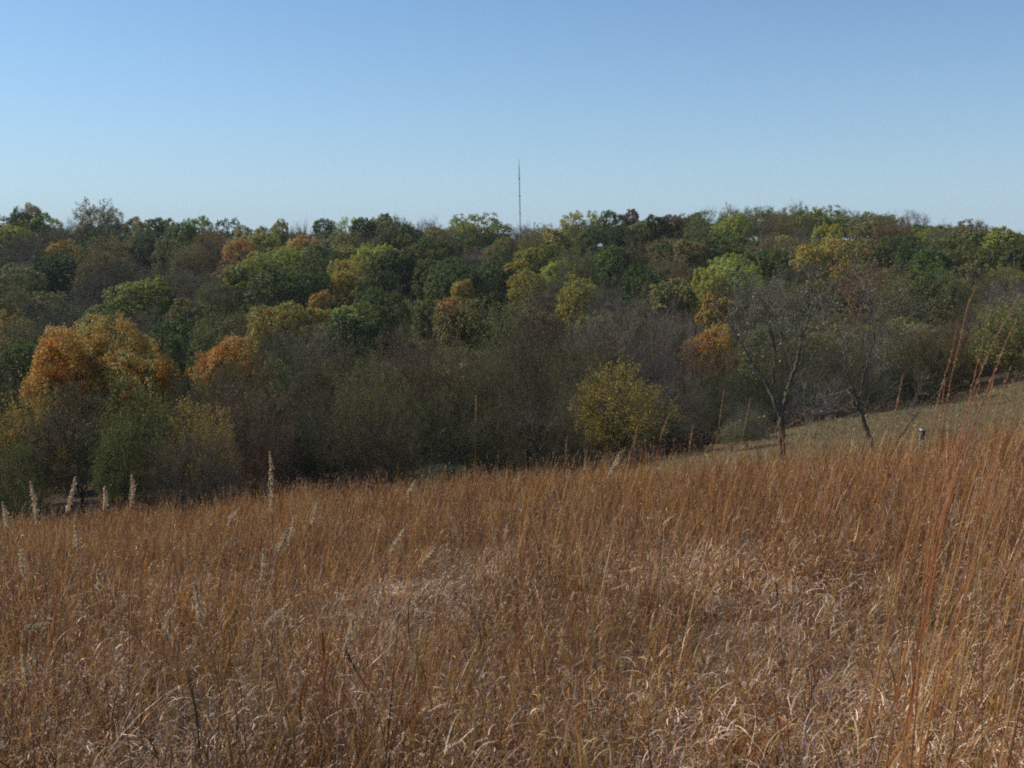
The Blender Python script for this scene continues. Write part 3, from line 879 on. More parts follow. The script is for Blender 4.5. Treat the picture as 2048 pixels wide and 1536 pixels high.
# fallen pale limbs at the foot of the wood
def pale_limbs(px, py, Y, seed, label, n=9, L=2.2, nm="fallen_dead_branch"):
    rs = np.random.RandomState(seed)
    b = at(px, py, Y); org = np.array([b[0], Y, gzs(b[0], Y)])
    P = np.zeros((n, 3)); P[:, 0] = rs.normal(0, .35, n); P[:, 2] = rs.uniform(.0, .25, n)
    D = norm(np.stack([rs.normal(0, 1, n), rs.normal(0, .4, n), rs.uniform(.15, .9, n)], -1))
    Ls = np.full(n, L) * rs.uniform(.6, 1.2, n); RR = np.full(n, .05)
    mb = MB()
    for lvl in range(3):
        m = len(P); s = 5; C = [P]; d = D.copy()
        for k in range(s):
            d = norm(d + rs.normal(0, .2, (m, 3)) + np.array([0, 0, .05])); C.append(C[-1] + d * (Ls / s)[:, None])
        C = np.stack(C, 1); V, Q = tubes(C, RR[:, None] * np.linspace(1, .35, s + 1)[None], 4); mb.add(V, Q)
        S = rs.uniform(.3, 1, (m, 4)) * s; i0 = np.clip(S.astype(int), 0, s - 1); ar = np.arange(m)[:, None]
        A = C[ar, i0]; B = C[ar, i0 + 1]
        P = (A + (B - A) * (S - i0)[..., None]).reshape(-1, 3)
        D = norm(norm(B - A) + rs.normal(0, .5, (m, 4, 3))).reshape(-1, 3)
        Ls = np.repeat(Ls * .5, 4); RR = np.repeat(RR * .55, 4)
    o = link(nm, mb.mesh(nm, [M_PALE], smooth=True)); o.location = org
    tag(o, label, "dead branch")
pale_limbs(1640, 822, 70, 1, "fallen pale dead limbs sprawled at the wood edge left of the leaning tree", 8, 2.6)
pale_limbs(1682, 812, 72, 2, "upright pale dead branch with bent twigs behind the leaning tree", 4, 2.8)
pale_limbs(1600, 838, 67, 3, "small tangle of pale dead twigs close to the lone dark tree's trunk", 5, 1.4)

# shrubs at the grass edge
def shrub(name, px, py, Y, w, h, kind, code, seed, label, colour=None):
    p = at(px, py, Y)
    e = place_tree(kind, code, p[0], Y, w, h, seed, label=label, px=px, py=py, colour=colour, name=name, sink=.1)
    return e
shrub("juniper_bush", 890, 955, 50, 2.3, 1.9, "ndense", "G", 4001, "rounded grey-green bush poking above the grass in the centre", (.075, .105, .062))
shrub("leafy_shrub", 1465, 850, 52, 1.5, 1.6, "nairy", "A", 4002, "small shrub with pale glinting leaves left of the lone dark tree", (.25, .26, .10))
shrub("leafy_shrub", 1497, 870, 53, 1.6, 2.0, "nairy", "A", 4003, "smallest pale-leaved shrub just left of the lone dark trunk", (.2, .2, .08))
for o in TREES[-3:]: o['shrub'] = True

# ------------------------------------------------------------------ tree labels: every tree singled out
def label_trees():
    marks = [(197, "tall sparse tree"), (395, "round skyline tree"), (600, "orange crowns"),
             (780, "dark crowns"), (955, "broad crown"), (1040, "the radio mast"),
             (1230, "streaky green crown"), (1396, "flat golden crown"), (1643, "bright hilltop crown"),
             (1746, "pinkish tree"), (1860, "skyline dip")]
    groups = {}
    for T in TREES:
        o = T['o']
        o["category"] = "shrub" if T.get('shrub') else "tree"
        if T['label']:
            o["label"] = T['label']; continue
        px = T['px']
        P = o.location
        hpx = to_px((P[0], P[1], P[2] + T['h']))[1]
        row = ("on the skyline" if T['y'] > 285 else "high up the slope" if T['y'] > 225 else
               "halfway up the slope" if T['y'] > 165 else "low on the slope" if T['y'] > 120 else "in the valley")
        dm = sorted((abs(px - m[0]), m) for m in marks)[0]
        d = px - dm[1][0]
        if px < 90: pos = "by the left edge"
        elif px > 1960: pos = "by the right edge"
        elif abs(d) < 25: pos = "in line with " + dm[1][1].replace("the ", "", 1) if False else "below " + dm[1][1]
        else: pos = ("left of " if d < 0 else "right of ") + dm[1][1]
        if dm[0] < 25 and row == "on the far skyline": pos = "beside " + dm[1][1]
        T['base'] = (WORD[T['code']], row, pos)
        groups.setdefault(T['base'], []).append(T)
    ordn = ["leftmost", "second", "third", "fourth", "fifth", "sixth", "seventh", "eighth", "ninth", "tenth"]
    for (w, row, pos), L in groups.items():
        L.sort(key=lambda T: T['px'])
        for i, T in enumerate(L):
            if len(L) == 1: s = f"{w} tree {row}, {pos}"
            elif len(L) == 2: s = ("left" if i == 0 else "right") + f" one of two {w} trees {row}, {pos}"
            else: s = f"{ordn[i]}{' from left' if i else ''} of {len(L)} {w} trees {row}, {pos}"
            if len(s.split()) > 16: s = s.replace(" the slope", "").replace("bare grey", "bare")
            T['o']["label"] = s
    for T in TREES:
        if T['y'] > 105: T['o']["group"] = "trees covering the far hillside"
        elif not T.get('shrub'): T['o']["group"] = "trees of the near wood"
    FAR_SPECIAL = {}
label_trees()

# the tall sparse tree on the left skyline
def skyline_tree():
    Y = 292; px = 197
    p = at(px, 402, Y); g = gzs(p[0], Y)
    e = place_tree("puffy", "A", p[0], Y, 76 / FPX * Y * 1.1, p[2] - g, 5001, label="x", px=px, py=402, colour=(.26, .24, .13), name="tall_sparse_tree")
    tag(e, "tall round sparse-leaved tree standing clear above the left skyline", "tree")
skyline_tree()

# ------------------------------------------------------------------ radio mast
def mast():
    Y = 900.
    b = at(1042, 448, Y); top = at(1039.5, 317, Y)
    org = np.array([b[0], Y, gzs(b[0], Y)])
    H = top[2] - org[2]
    e = bpy.data.objects.new("radio_mast", None); COL.objects.link(e); e.location = org
    e.rotation_euler = (0, math.atan2(top[0] - b[0], top[2] - b[2]), 0)
    m1 = mat_plain("mast_galvanised_steel", (.16, .15, .17), .5, .3)
    m2 = mat_plain("mast_faded_red_paint", (.20, .12, .12), .5, .1)
    r = .42
    corners = np.array([[math.cos(a) * r, math.sin(a) * r] for a in (0.3, 0.3 + 2.094, 0.3 + 4.189)])
    mb = MB()
    for c in corners:
        C = np.array([[[c[0], c[1], 0], [c[0], c[1], H * .93]]]); V, Q = tubes(C, np.full((1, 2), .11), 5); mb.add(V, Q)
    link("leg_tubes", mb.mesh("mast_legs", [m1]), e)
    mb = MB(); nb = int(H * .93 / 1.6)
    C = []
    for i in range(nb):
        for k in range(3):
            a = corners[k]; b2 = corners[(k + 1) % 3]; z0 = i * 1.6
            C.append([[a[0], a[1], z0], [b2[0], b2[1], z0 + 1.6]]); C.append([[a[0], a[1], z0], [b2[0], b2[1], z0]])
    C = np.array(C); V, Q = tubes(C, np.full((len(C), 2), .06), 3); mb.add(V, Q)
    link("lattice", mb.mesh("mast_lattice", [m2]), e)
    mb = MB(); C = np.array([[[0, 0, H * .93], [0, 0, H]]]); V, Q = tubes(C, np.array([[.22, .14]]), 6); mb.add(V, Q)
    link("top_antenna", mb.mesh("mast_antenna", [m1]), e)
    full = at(1040, 317, Y)[2]
    for py, w in ((357, 1.1), (392, 1.3), (427, .9)):
        z = at(1040, py, Y)[2] - org[2]
        mb = MB()
        C = np.array([[[-w, 0, z], [w, 0, z]], [[0, -w, z], [0, w, z]], [[0, 0, z - .7], [0, 0, z + .7]]])
        V, Q = tubes(C, np.array([[.18, .18], [.18, .18], [.55, .55]]), 6); mb.add(V, Q)
        link("antenna_bracket", mb.mesh("antenna_bracket", [m1]), e)
    for k in range(3):
        a = .3 + 2.094 * k
        mb = MB()
        for f in (.35, .62, .88):
            C = np.array([[[math.cos(a) * r, math.sin(a) * r, H * f], [math.cos(a) * H * .6, math.sin(a) * H * .6, 2.]]])
            V, Q = tubes(C, np.full((1, 2), .012), 3); mb.add(V, Q)
        link("guy_wires", mb.mesh("guy_wires", [m1]), e)
    tag(e, "tall thin guyed lattice radio mast rising behind the wooded skyline", "radio mast")
mast()

# ------------------------------------------------------------------ nest box on its post
def box_vq(c, s, taper=1.0):
    x, y, z = s[0] / 2, s[1] / 2, s[2] / 2
    V = np.array([[sx * x * (taper if sz < 0 else 1), sy * y * (taper if sz < 0 else 1), sz * z] for sz in (-1, 1) for sy in (-1, 1) for sx in (-1, 1)]) + np.array(c)
    Q = np.array([[0, 2, 3, 1], [4, 5, 7, 6], [0, 1, 5, 4], [2, 6, 7, 3], [0, 4, 6, 2], [1, 3, 7, 5]])
    return V, Q
def nest_box():
    Y = 37.0
    b = at(1841, 896, Y); g = gzs(b[0], Y)
    e = bpy.data.objects.new("nest_box", None); COL.objects.link(e); e.location = (b[0], Y, g)
    topz = at(1843, 858, Y)[2] - g
    wood = mat_plain("nest_box_dark_wood", (.05, .035, .035), .8)
    white = mat_plain("nest_box_white_roof", (.85, .85, .82), .35, 0, (.7, .7, .68))
    steel = mat_plain("pale_metal_post", (.5, .47, .42), .5, .2)
    mb = MB(); C = np.array([[[-.05, 0, -.2], [-.03, 0, topz - .12]]]); V, Q = tubes(C, np.full((1, 2), .024), 8); mb.add(V, Q)
    link("post", mb.mesh("nest_box_post", [steel], smooth=True), e)
    mb = MB(); V, Q = box_vq((.05, 0, topz - .22), (.15, .15, .34), .62); mb.add(V, Q)
    bx = link("box", mb.mesh("nest_box_body", [wood]), e)
    mb = MB(); C = np.array([[[.05, -.078, topz - .15], [.05, -.07, topz - .15]]]); V, Q = tubes(C, np.full((1, 2), .02), 10); mb.add(V, Q)
    link("entrance_ring", mb.mesh("nest_box_entrance", [mat_plain("entrance_shadow_black", (.01, .01, .01))]), bx)
    mb = MB(); V, Q = box_vq((.0, -.01, topz - .03), (.10, .17, .04)); V = V + np.array([0, 0, 1]) * (V[:, 0:1] * -.25); mb.add(V, Q)
    link("roof", mb.mesh("nest_box_roof", [white]), e)
    tag(e, "small dark nest box with a white top on a thin pale post by the field", "nest box")
nest_box()

# ------------------------------------------------------------------ grasses
GRS = np.random.RandomState(42)
PAL = np.array([(.20, .072, .028), (.46, .21, .045), (.44, .27, .095), (.62, .47, .33), (.28, .155, .10), (.32, .26, .045), (.06, .032, .020), (.30, .088, .032)])

def curve_pts(P, az, L, th0, bend, ns, power=1.5, curl=None, rs=GRS):
    """centre lines: n x (ns+1) x 3; th = angle from vertical"""
    n = len(P)
    s = np.linspace(0, 1, ns + 1)
    sm = (s[1:] + s[:-1]) / 2
    th = th0[:, None] + bend[:, None] * sm[None] ** power
    a = az[:, None] + (0 if curl is None else curl[:, None] * sm[None])
    st = (L / ns)[:, None]
    dx = np.sin(th) * np.cos(a) * st; dy = np.sin(th) * np.sin(a) * st; dz = np.cos(th) * st
    D = np.stack([dx, dy, dz], -1)
    return np.concatenate([P[:, None], P[:, None] + np.cumsum(D, 1)], 1)

def ribbon(C, w, az, rs, col, taper=2.0, twist=0.6, col_tip=None):
    """flat ribbons along centre lines"""
    n, s, _ = C.shape
    f = np.linspace(0, 1, s)
    side_a = az + math.pi / 2 + rs.normal(0, twist, n)
    S = np.stack([np.cos(side_a), np.sin(side_a), rs.normal(0, .25, n)], -1)
    ww = w[:, None] * (1 - f[None] ** taper * .92) * .5
    A = C - S[:, None] * ww[..., None]; B = C + S[:, None] * ww[..., None]
    V = np.stack([A, B], 2).reshape(-1, 3)
    idx = np.arange(n * s * 2).reshape(n, s, 2)
    Q = np.stack([idx[:, :-1, 0], idx[:, :-1, 1], idx[:, 1:, 1], idx[:, 1:, 0]], -1).reshape(-1, 4)
    if col_tip is None: col_tip = col
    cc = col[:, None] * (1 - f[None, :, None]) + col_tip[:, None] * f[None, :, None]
    A4 = np.concatenate([np.repeat(cc, 2, 1).reshape(-1, 3), np.ones((n * s * 2, 1))], 1)
    return V, Q, A4

def vnoise(x, y, sc, seed):
    rs = np.random.RandomState(seed); g = rs.uniform(size=(97, 97))
    u = x / sc + 500; v = y / sc + 500
    i = np.floor(u).astype(int); j = np.floor(v).astype(int); f = u - i; h = v - j
    f = f*f*(3-2*f); h = h*h*(3-2*h)
    G = lambda a, b: g[a % 97, b % 97]
    return (G(i, j)*(1-f) + G(i+1, j)*f)*(1-h) + (G(i, j+1)*(1-f) + G(i+1, j+1)*f)*h

PAT = [(1560, 1190, 190, 120), (1700, 1150, 160, 70), (1400, 1440, 170, 120), (1820, 1420, 200, 90), (300, 1460, 160, 80), (830, 1130, 130, 50), (1900, 1330, 140, 90)]
def straw_mask(x, y):
    """matted, bleached patches of the sward where the photo shows them"""
    m = np.zeros_like(x)
    for px, py, rx, ry in PAT:
        a, b = ray(px, py)
        # hit the grass layer ~0.5 m above the ground
        Y = (EYE - .5) / (-b - .21 + .09 * a)
        X = a * Y
        a2, b2 = ray(px, py - ry); Y2 = (EYE - .5) / (-b2 - .21 + .09 * a2)
        rxm = rx / FPX * Y; rym = abs(Y2 - Y)
        m = np.maximum(m, np.exp(-(((x - X) / rxm)**2 + ((y - Y) / rym)**2)))
    return np.clip(m * 1.2, 0, 1)

# rust, orange-brown, tan, straw, pinkish brown, green-gold, dark brown, red
def pick_col(x, y, rs, kind="stem", shift=None):
    n = len(x)
    a = vnoise(x, y, 1.6, 3); b = vnoise(x, y, .5, 4); st = straw_mask(x, y)
    far = np.clip((y - 8) / 20, 0, 1)
    t = x / np.maximum(y, 1)
    o = np.zeros(n)
    if kind == "stem":
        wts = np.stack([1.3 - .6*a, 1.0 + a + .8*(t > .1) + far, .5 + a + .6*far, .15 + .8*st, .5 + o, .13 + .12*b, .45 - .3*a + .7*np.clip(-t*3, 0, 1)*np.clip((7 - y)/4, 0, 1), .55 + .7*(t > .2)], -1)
    else:
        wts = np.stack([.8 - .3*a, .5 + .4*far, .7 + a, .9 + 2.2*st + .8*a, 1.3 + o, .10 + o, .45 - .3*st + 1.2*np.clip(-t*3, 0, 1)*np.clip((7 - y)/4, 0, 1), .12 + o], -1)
    wts = np.clip(wts, .02, None); cs = np.cumsum(wts, 1); cs /= cs[:, -1:]
    u = rs.uniform(size=(n, 1))
    if shift is not None: u = (u * .55 + shift[:, None]) % 1.0
    i = (u > cs).sum(1)
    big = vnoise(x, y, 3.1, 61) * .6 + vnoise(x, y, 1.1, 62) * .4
    dk = .72 + .6 * big - .38 * np.clip(-t * 3 + .25, 0, 1) * np.clip((6.5 - y) / 3.5, 0, 1) + .1 * st  # near-left blades tinted darker, as in the weights above: shadow put into colour
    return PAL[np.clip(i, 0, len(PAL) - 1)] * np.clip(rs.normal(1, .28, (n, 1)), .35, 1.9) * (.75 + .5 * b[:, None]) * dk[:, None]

def grass_zone(mb, y0, y1, tmax, dbunch, per, rs, wscale, nleaf, ncurl, near, xpad=1.0, sseg=5, lseg=6, hm=.5, hs=.14, emerge=False):
    """bunches of stems splaying from a common foot, leaves on the stems, and dry curls lodged between them"""
    A = tmax * (y1**2 - y0**2) + 2 * xpad * (y1 - y0)
    nb = int(A * dbunch)
    by = np.sqrt(y0**2 + rs.uniform(0, 1, nb) * (y1**2 - y0**2))
    bx = rs.uniform(-1, 1, nb) * (tmax * by + xpad)
    t = bx / np.maximum(by, 1)
    k = (by < 49) & ((t < .05) | (by < np.interp(t, [.05, .16, .28, .5, .8], [49, 43, 42, 41, 40]) + rs.normal(0, 1.2, nb)))
    if emerge:      # clearings where the tall stems are thin
        k &= rs.uniform(size=nb) < np.clip((.12 + 1.5 * vnoise(bx, by, 1.7, 55)) * (1 - .85 * straw_mask(bx, by)), .05, 1)
    bx, by = bx[k], by[k]; nb = len(bx)
    bh = np.clip(rs.normal(hm, hs, nb), .2, 1.5) * (.72 + .5 * vnoise(bx, by, 2.4, 9)) * (1 - .4 * straw_mask(bx, by)) * (1 + .22 * np.clip(bx / np.maximum(by, 1) * 2, -.3, 1) * emerge) * (1 - .22 * ((by > 31) & (bx / by > .12) & (bx / by < .42)))
    br = rs.uniform(.03, .09, nb) * np.sqrt(wscale(by)); bsh = rs.uniform(size=nb)
    ba = rs.normal(.1, .8, nb); bl = np.abs(rs.normal(.06, .08, nb))
    cnt = rs.poisson(per, nb); bi = np.repeat(np.arange(nb), cnt); n = len(bi)
    off = rs.normal(0, 1, (n, 2)) * br[bi][:, None]
    x = bx[bi] + off[:, 0]; y = by[bi] + off[:, 1]
    st = straw_mask(x, y); t = x / np.maximum(y, 1)
    L = bh[bi] * np.clip(rs.normal(.92, .2, n), .35, 1.35)
    tall = rs.uniform(size=n) < (np.where((t > .03) & (y > 7) & (y < 30), .20, .06) if emerge else .0)
    L = np.minimum(np.where(tall, L * rs.uniform(1.2, 1.75, n), L), 1.25 if near else 1.75)
    az0 = np.arctan2(off[:, 1], off[:, 0])
    az = np.where(rs.uniform(size=n) < .55, az0, ba[bi])
    th0 = bl[bi] + np.hypot(off[:, 0], off[:, 1]) / br[bi] * .07 + np.abs(rs.normal(0, .07, n)) + .45 * st * rs.uniform(.3, 1.5, n) + np.where(t > .25, .06, 0)
    bend = np.abs(rs.normal(.16, .22, n)) + st * rs.uniform(0, 1.0, n)
    P = np.stack([x, y, gz(x, y) - .02], -1)
    C = curve_pts(P, az, L, th0, bend, sseg)
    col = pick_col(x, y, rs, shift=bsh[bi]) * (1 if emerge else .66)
    w = rs.uniform(.0022, .0042, n) * wscale(y)
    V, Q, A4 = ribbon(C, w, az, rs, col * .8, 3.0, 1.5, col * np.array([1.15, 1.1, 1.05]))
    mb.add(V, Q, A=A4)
    for j in range(nleaf):
        f = rs.uniform(.15, .92, n)
        q = f * sseg; i0 = np.clip(q.astype(int), 0, sseg - 1); ar = np.arange(n)
        B = C[ar, i0] + (C[ar, i0 + 1] - C[ar, i0]) * (q - i0)[:, None]
        az2 = rs.uniform(0, 2*math.pi, n)
        style = rs.uniform(.45 if emerge else 0, 1, n)
        LL = np.where(style < .6, rs.uniform(.05, .13, n), rs.uniform(.12, .30, n))
        t0 = rs.uniform(.1, .5, n)
        bd = np.where(style < .6, rs.uniform(1.5, 5.5, n), rs.uniform(.1, .9 if emerge else 1.6, n))
        if emerge: t0 = t0 * .6
        C2 = curve_pts(B, az2, LL, t0, bd, lseg, 1.1, rs.normal(0, 1.3, n))
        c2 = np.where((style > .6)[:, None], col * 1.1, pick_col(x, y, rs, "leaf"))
        w2 = rs.uniform(.0022, .0050, n) * wscale(y)
        V, Q, A4 = ribbon(C2, w2, az2, rs, c2, 2.2, .5)
        mb.add(V, Q, A=A4)
    if ncurl:
        m = int(nb * ncurl); ci = rs.randint(0, nb, m)
        cx = bx[ci] + rs.normal(0, .12, m) * np.sqrt(wscale(by[ci])); cyy = by[ci] + rs.normal(0, .12, m) * np.sqrt(wscale(by[ci]))
        zz = gz(cx, cyy) + bh[ci] * rs.uniform(.25, 1.0, m)
        az2 = rs.uniform(0, 2*math.pi, m)
        C2 = curve_pts(np.stack([cx, cyy, zz], -1), az2, rs.uniform(.05, .12, m) * np.where(rs.uniform(size=m) < .4, 2.0, 1), rs.uniform(.1, 1.5, m), rs.uniform(.3, 2.8, m), lseg, 1.0, rs.normal(0, 1.5, m))
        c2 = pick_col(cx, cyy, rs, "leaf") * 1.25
        V, Q, A4 = ribbon(C2, rs.uniform(.0024, .0046, m) * wscale(by[ci]), az2, rs, c2, 2.5, .5)
        mb.add(V, Q, A=A4)
    return x, y, C, col, tall

def heads(mb, C, sel, rs, nsp, hl, size, colour, wscale, spread=.018):
    """feathery seed heads along the upper part of the chosen stems"""
    C = C[sel]; n = len(C)
    if n == 0: return
    s = C.shape[1] - 1
    L = np.linalg.norm(np.diff(C, axis=1), axis=2).sum(1)
    fr = 1 - rs.uniform(0, 1, (n, nsp)) * (hl / L)[:, None]
    q = fr * s; i0 = np.clip(q.astype(int), 0, s - 1); ar = np.arange(n)[:, None]
    B = C[ar, i0] + (C[ar, i0 + 1] - C[ar, i0]) * (q - i0)[..., None]
    d = norm(C[ar, i0 + 1] - C[ar, i0])
    rel = (1 - fr) / np.maximum((hl / L)[:, None], 1e-3)
    fat = np.sin(np.clip(rel, .05, 1) * math.pi * .93) ** .6
    off = rs.normal(0, 1, (n, nsp, 3)) * spread * fat[..., None] * wscale[sel][:, None, None]
    B = (B + off).reshape(-1, 3); dd = norm(d + rs.normal(0, .45, d.shape)).reshape(-1, 3)
    m = len(B)
    sz = (size * rs.uniform(.6, 1.4, m) * np.repeat(wscale[sel], nsp))[:, None]
    S = norm(np.cross(dd, rs.normal(size=(m, 3))))
    V = np.stack([B - dd*sz*.5, B + S*sz*.17, B + dd*sz*.5, B - S*sz*.17], 1).reshape(-1, 3)
    Q = np.arange(m*4).reshape(m, 4)
    c = np.array(colour)[None] * np.clip(rs.normal(1, .25, (m, 1)), .4, 1.6)
    A = np.concatenate([np.repeat(c, 4, 0), np.ones((m*4, 1))], 1)
    mb.add(V, Q, A=A, m=1)

def prairie():
    rs = GRS
    mb = MB()
    ZN = [  # y0, y1, tmax, matrix (bunches, stems, leaves, curls), emergent (bunches, stems, leaves), width scale, pad, segments
        (1.9, 6.0, .62, (30, 11, 4, 48), (14, 7, 3), lambda y: 1.18 + 0*y, .5, 5, 6),
        (6.0, 13.0, .60, (14, 9, 3, 22), (10, 7, 2), lambda y: y / 6.5, 1, 4, 5),
        (13.0, 26.0, .58, (6, 8, 3, 9), (5.5, 8, 1), lambda y: y / 8.5, 2, 4, 4),
        (26.0, 52.0, .58, (3, 8, 2, 4), (3.8, 8, 1), lambda y: y / 9.5, 3, 3, 3)]
    for zi, (y0, y1, tm, mtx, em, ws, pad, ss, ls) in enumerate(ZN):
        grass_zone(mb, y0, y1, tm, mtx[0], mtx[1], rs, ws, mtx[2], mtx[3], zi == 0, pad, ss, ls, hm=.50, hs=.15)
        x, y, C, col, tall = grass_zone(mb, y0, y1, tm, em[0], em[1], rs, ws, em[2], 0, zi == 0, pad, ss + 1, ls, hm=.98, hs=.22, emerge=True)
        u = rs.uniform(size=len(x))
        w = ws(y)
        heads(mb, C, u < .16, rs, (26, 13, 7, 5)[zi], .15, .0125, (.50, .33, .18), w, .0045)
        heads(mb, C, (u > .16) & (u < .5), rs, (10, 6, 3, 2)[zi], .13, .012, (.42, .24, .14), w, .0018)
    # taller stand of reddish stems at the right, leaning right
    n = 210
    y = rs.uniform(2.3, 5.2, n); x = rs.uniform(.34, .62, n) * y
    L = np.clip(rs.normal(1.42, .24, n), .9, 1.95)
    C = curve_pts(np.stack([x, y, gz(x, y)], -1), rs.normal(.1, .5, n), L, np.abs(rs.normal(.14, .06, n)), np.abs(rs.normal(.22, .14, n)), 9)
    cc = np.array([(.40, .13, .045), (.46, .22, .06), (.48, .30, .10)])[rs.randint(0, 3, n)] * rs.uniform(.7, 1.15, (n, 1))
    V, Q, A4 = ribbon(C, rs.uniform(.003, .0045, n), np.zeros(n), rs, cc, 3.0, 1.5)
    mb.add(V, Q, A=A4)
    heads(mb, C, rs.uniform(size=n) < .8, rs, 34, .24, .009, (.50, .30, .18), np.ones(n), .003)
    # broad late-green and orange blades scattered through the near sward
    n = 420
    y = np.sqrt(rs.uniform(2.2**2, 9**2, n)); x = rs.uniform(-.6, .6, n) * y
    az = rs.uniform(0, 2*math.pi, n)
    C = curve_pts(np.stack([x, y, gz(x, y)], -1), az, rs.uniform(.45, .95, n), np.abs(rs.normal(.05, .12, n)), np.abs(rs.normal(.2, .4, n)), 8)
    g = rs.uniform(size=(n, 1)) < .45
    c0 = np.where(g, [[.30, .30, .03]], [[.40, .20, .04]]); c1 = np.where(g, [[.50, .26, .04]], [[.55, .22, .04]])
    V, Q, A4 = ribbon(C, rs.uniform(.004, .007, n), az, rs, c0, 2.0, .8, c1)
    mb.add(V, Q, A=A4)
    o = link("prairie_grass", mb.mesh("prairie_grass", [M_GRASS, M_FLUFF]))
    tag(o, "dense rust and straw coloured tall prairie grass covering the near slope", "grass", kind="stuff")
    print("grass faces", len(o.data.polygons))
prairie()

def short_turf():
    rs = np.random.RandomState(8)
    n = 60000
    y = np.sqrt(rs.uniform(40**2, 100**2, n)); t = rs.uniform(.04, .7, n)
    k = (y < field_end(t)); y = y[k]; t = t[k]; x = t * y; n = len(x)
    a = vnoise(x, y, 3.0, 21)
    P = np.stack([x, y, gz(x, y) - .02], -1)
    L = rs.uniform(.08, .22, n) * (.6 + a) * np.where(rs.uniform(size=n) < .04, 2.6, 1); az = rs.uniform(0, 2*math.pi, n)
    C = curve_pts(P, az, L, rs.uniform(0, .7, n), rs.uniform(.2, 1.2, n), 2)
    g = (rs.uniform(size=n) < .22 + .3 * (t > .42) * (y > 66))[:, None]
    col = np.where(g, np.array([[.10, .10, .03]]), np.array([[.20, .13, .062]])) * np.clip(rs.normal(1, .25, (n, 1)), .5, 1.6)
    V, Q, A = ribbon(C, rs.uniform(.02, .05, n), az, rs, col)
    mb = MB(); mb.add(V, Q, A=A)
    tag(link("mown_field_grass", mb.mesh("mown_field_grass", [M_GRASS])), "short olive-tan grass of the mown field on the right", "grass", kind="stuff")
short_turf()

def brambles():
    """low red-brown undergrowth between grass and wood"""
    rs = np.random.RandomState(18)
    n = 7000
    t = rs.uniform(-.6, .62, n); y = np.where(t < .1, rs.uniform(46.5, 54, n), field_end(t) + rs.normal(1.0, 1.4, n)); x = t * y
    reg = vnoise(x, y, 2.5, 31); k = reg > .35; x, y, t, reg = x[k], y[k], t[k], reg[k]; n = len(x)
    P = np.stack([x, y, gz(x, y) - .02], -1)
    h = .5 + 1.3 * vnoise(x, y, 3.2, 33); L = h * rs.uniform(.7, 1.1, n) * np.where(t > .1, .75, 1)
    az = rs.uniform(0, 2*math.pi, n)
    C = curve_pts(P, az, L, rs.uniform(0, .5, n), rs.uniform(0, .9, n), 4)
    V, Q = tubes(C, np.full((n, 5), .008) * np.linspace(1, .5, 5), 3)
    col = np.tile([.12, .075, .07, 1], (len(V), 1)); mb = MB(); mb.add(V, Q, A=col)
    for j in range(7):
        f = rs.uniform(.3, 1, n); q = f*4; i0 = np.clip(q.astype(int), 0, 3); ar = np.arange(n)
        B = C[ar, i0] + (C[ar, i0+1] - C[ar, i0])*(q - i0)[:, None] + rs.normal(0, .12, (n, 3))
        V, Q = quads_at(B, .12, rs, .3, .7)
        c = np.where((reg > .62)[:, None], [[.12, .065, .06]], [[.12, .085, .04]]) * np.clip(rs.normal(1, .3, (n, 1)), .4, 1.8)
        mb.add(V, Q, A=np.concatenate([np.repeat(c, 4, 0), np.ones((n*4, 1))], 1))
    tag(link("bramble_undergrowth", mb.mesh("bramble_undergrowth", [mat_vcol("bramble_leaf", .2, .85, .08)])), "low red-brown bramble undergrowth along the foot of the wood", "undergrowth", kind="stuff")
brambles()

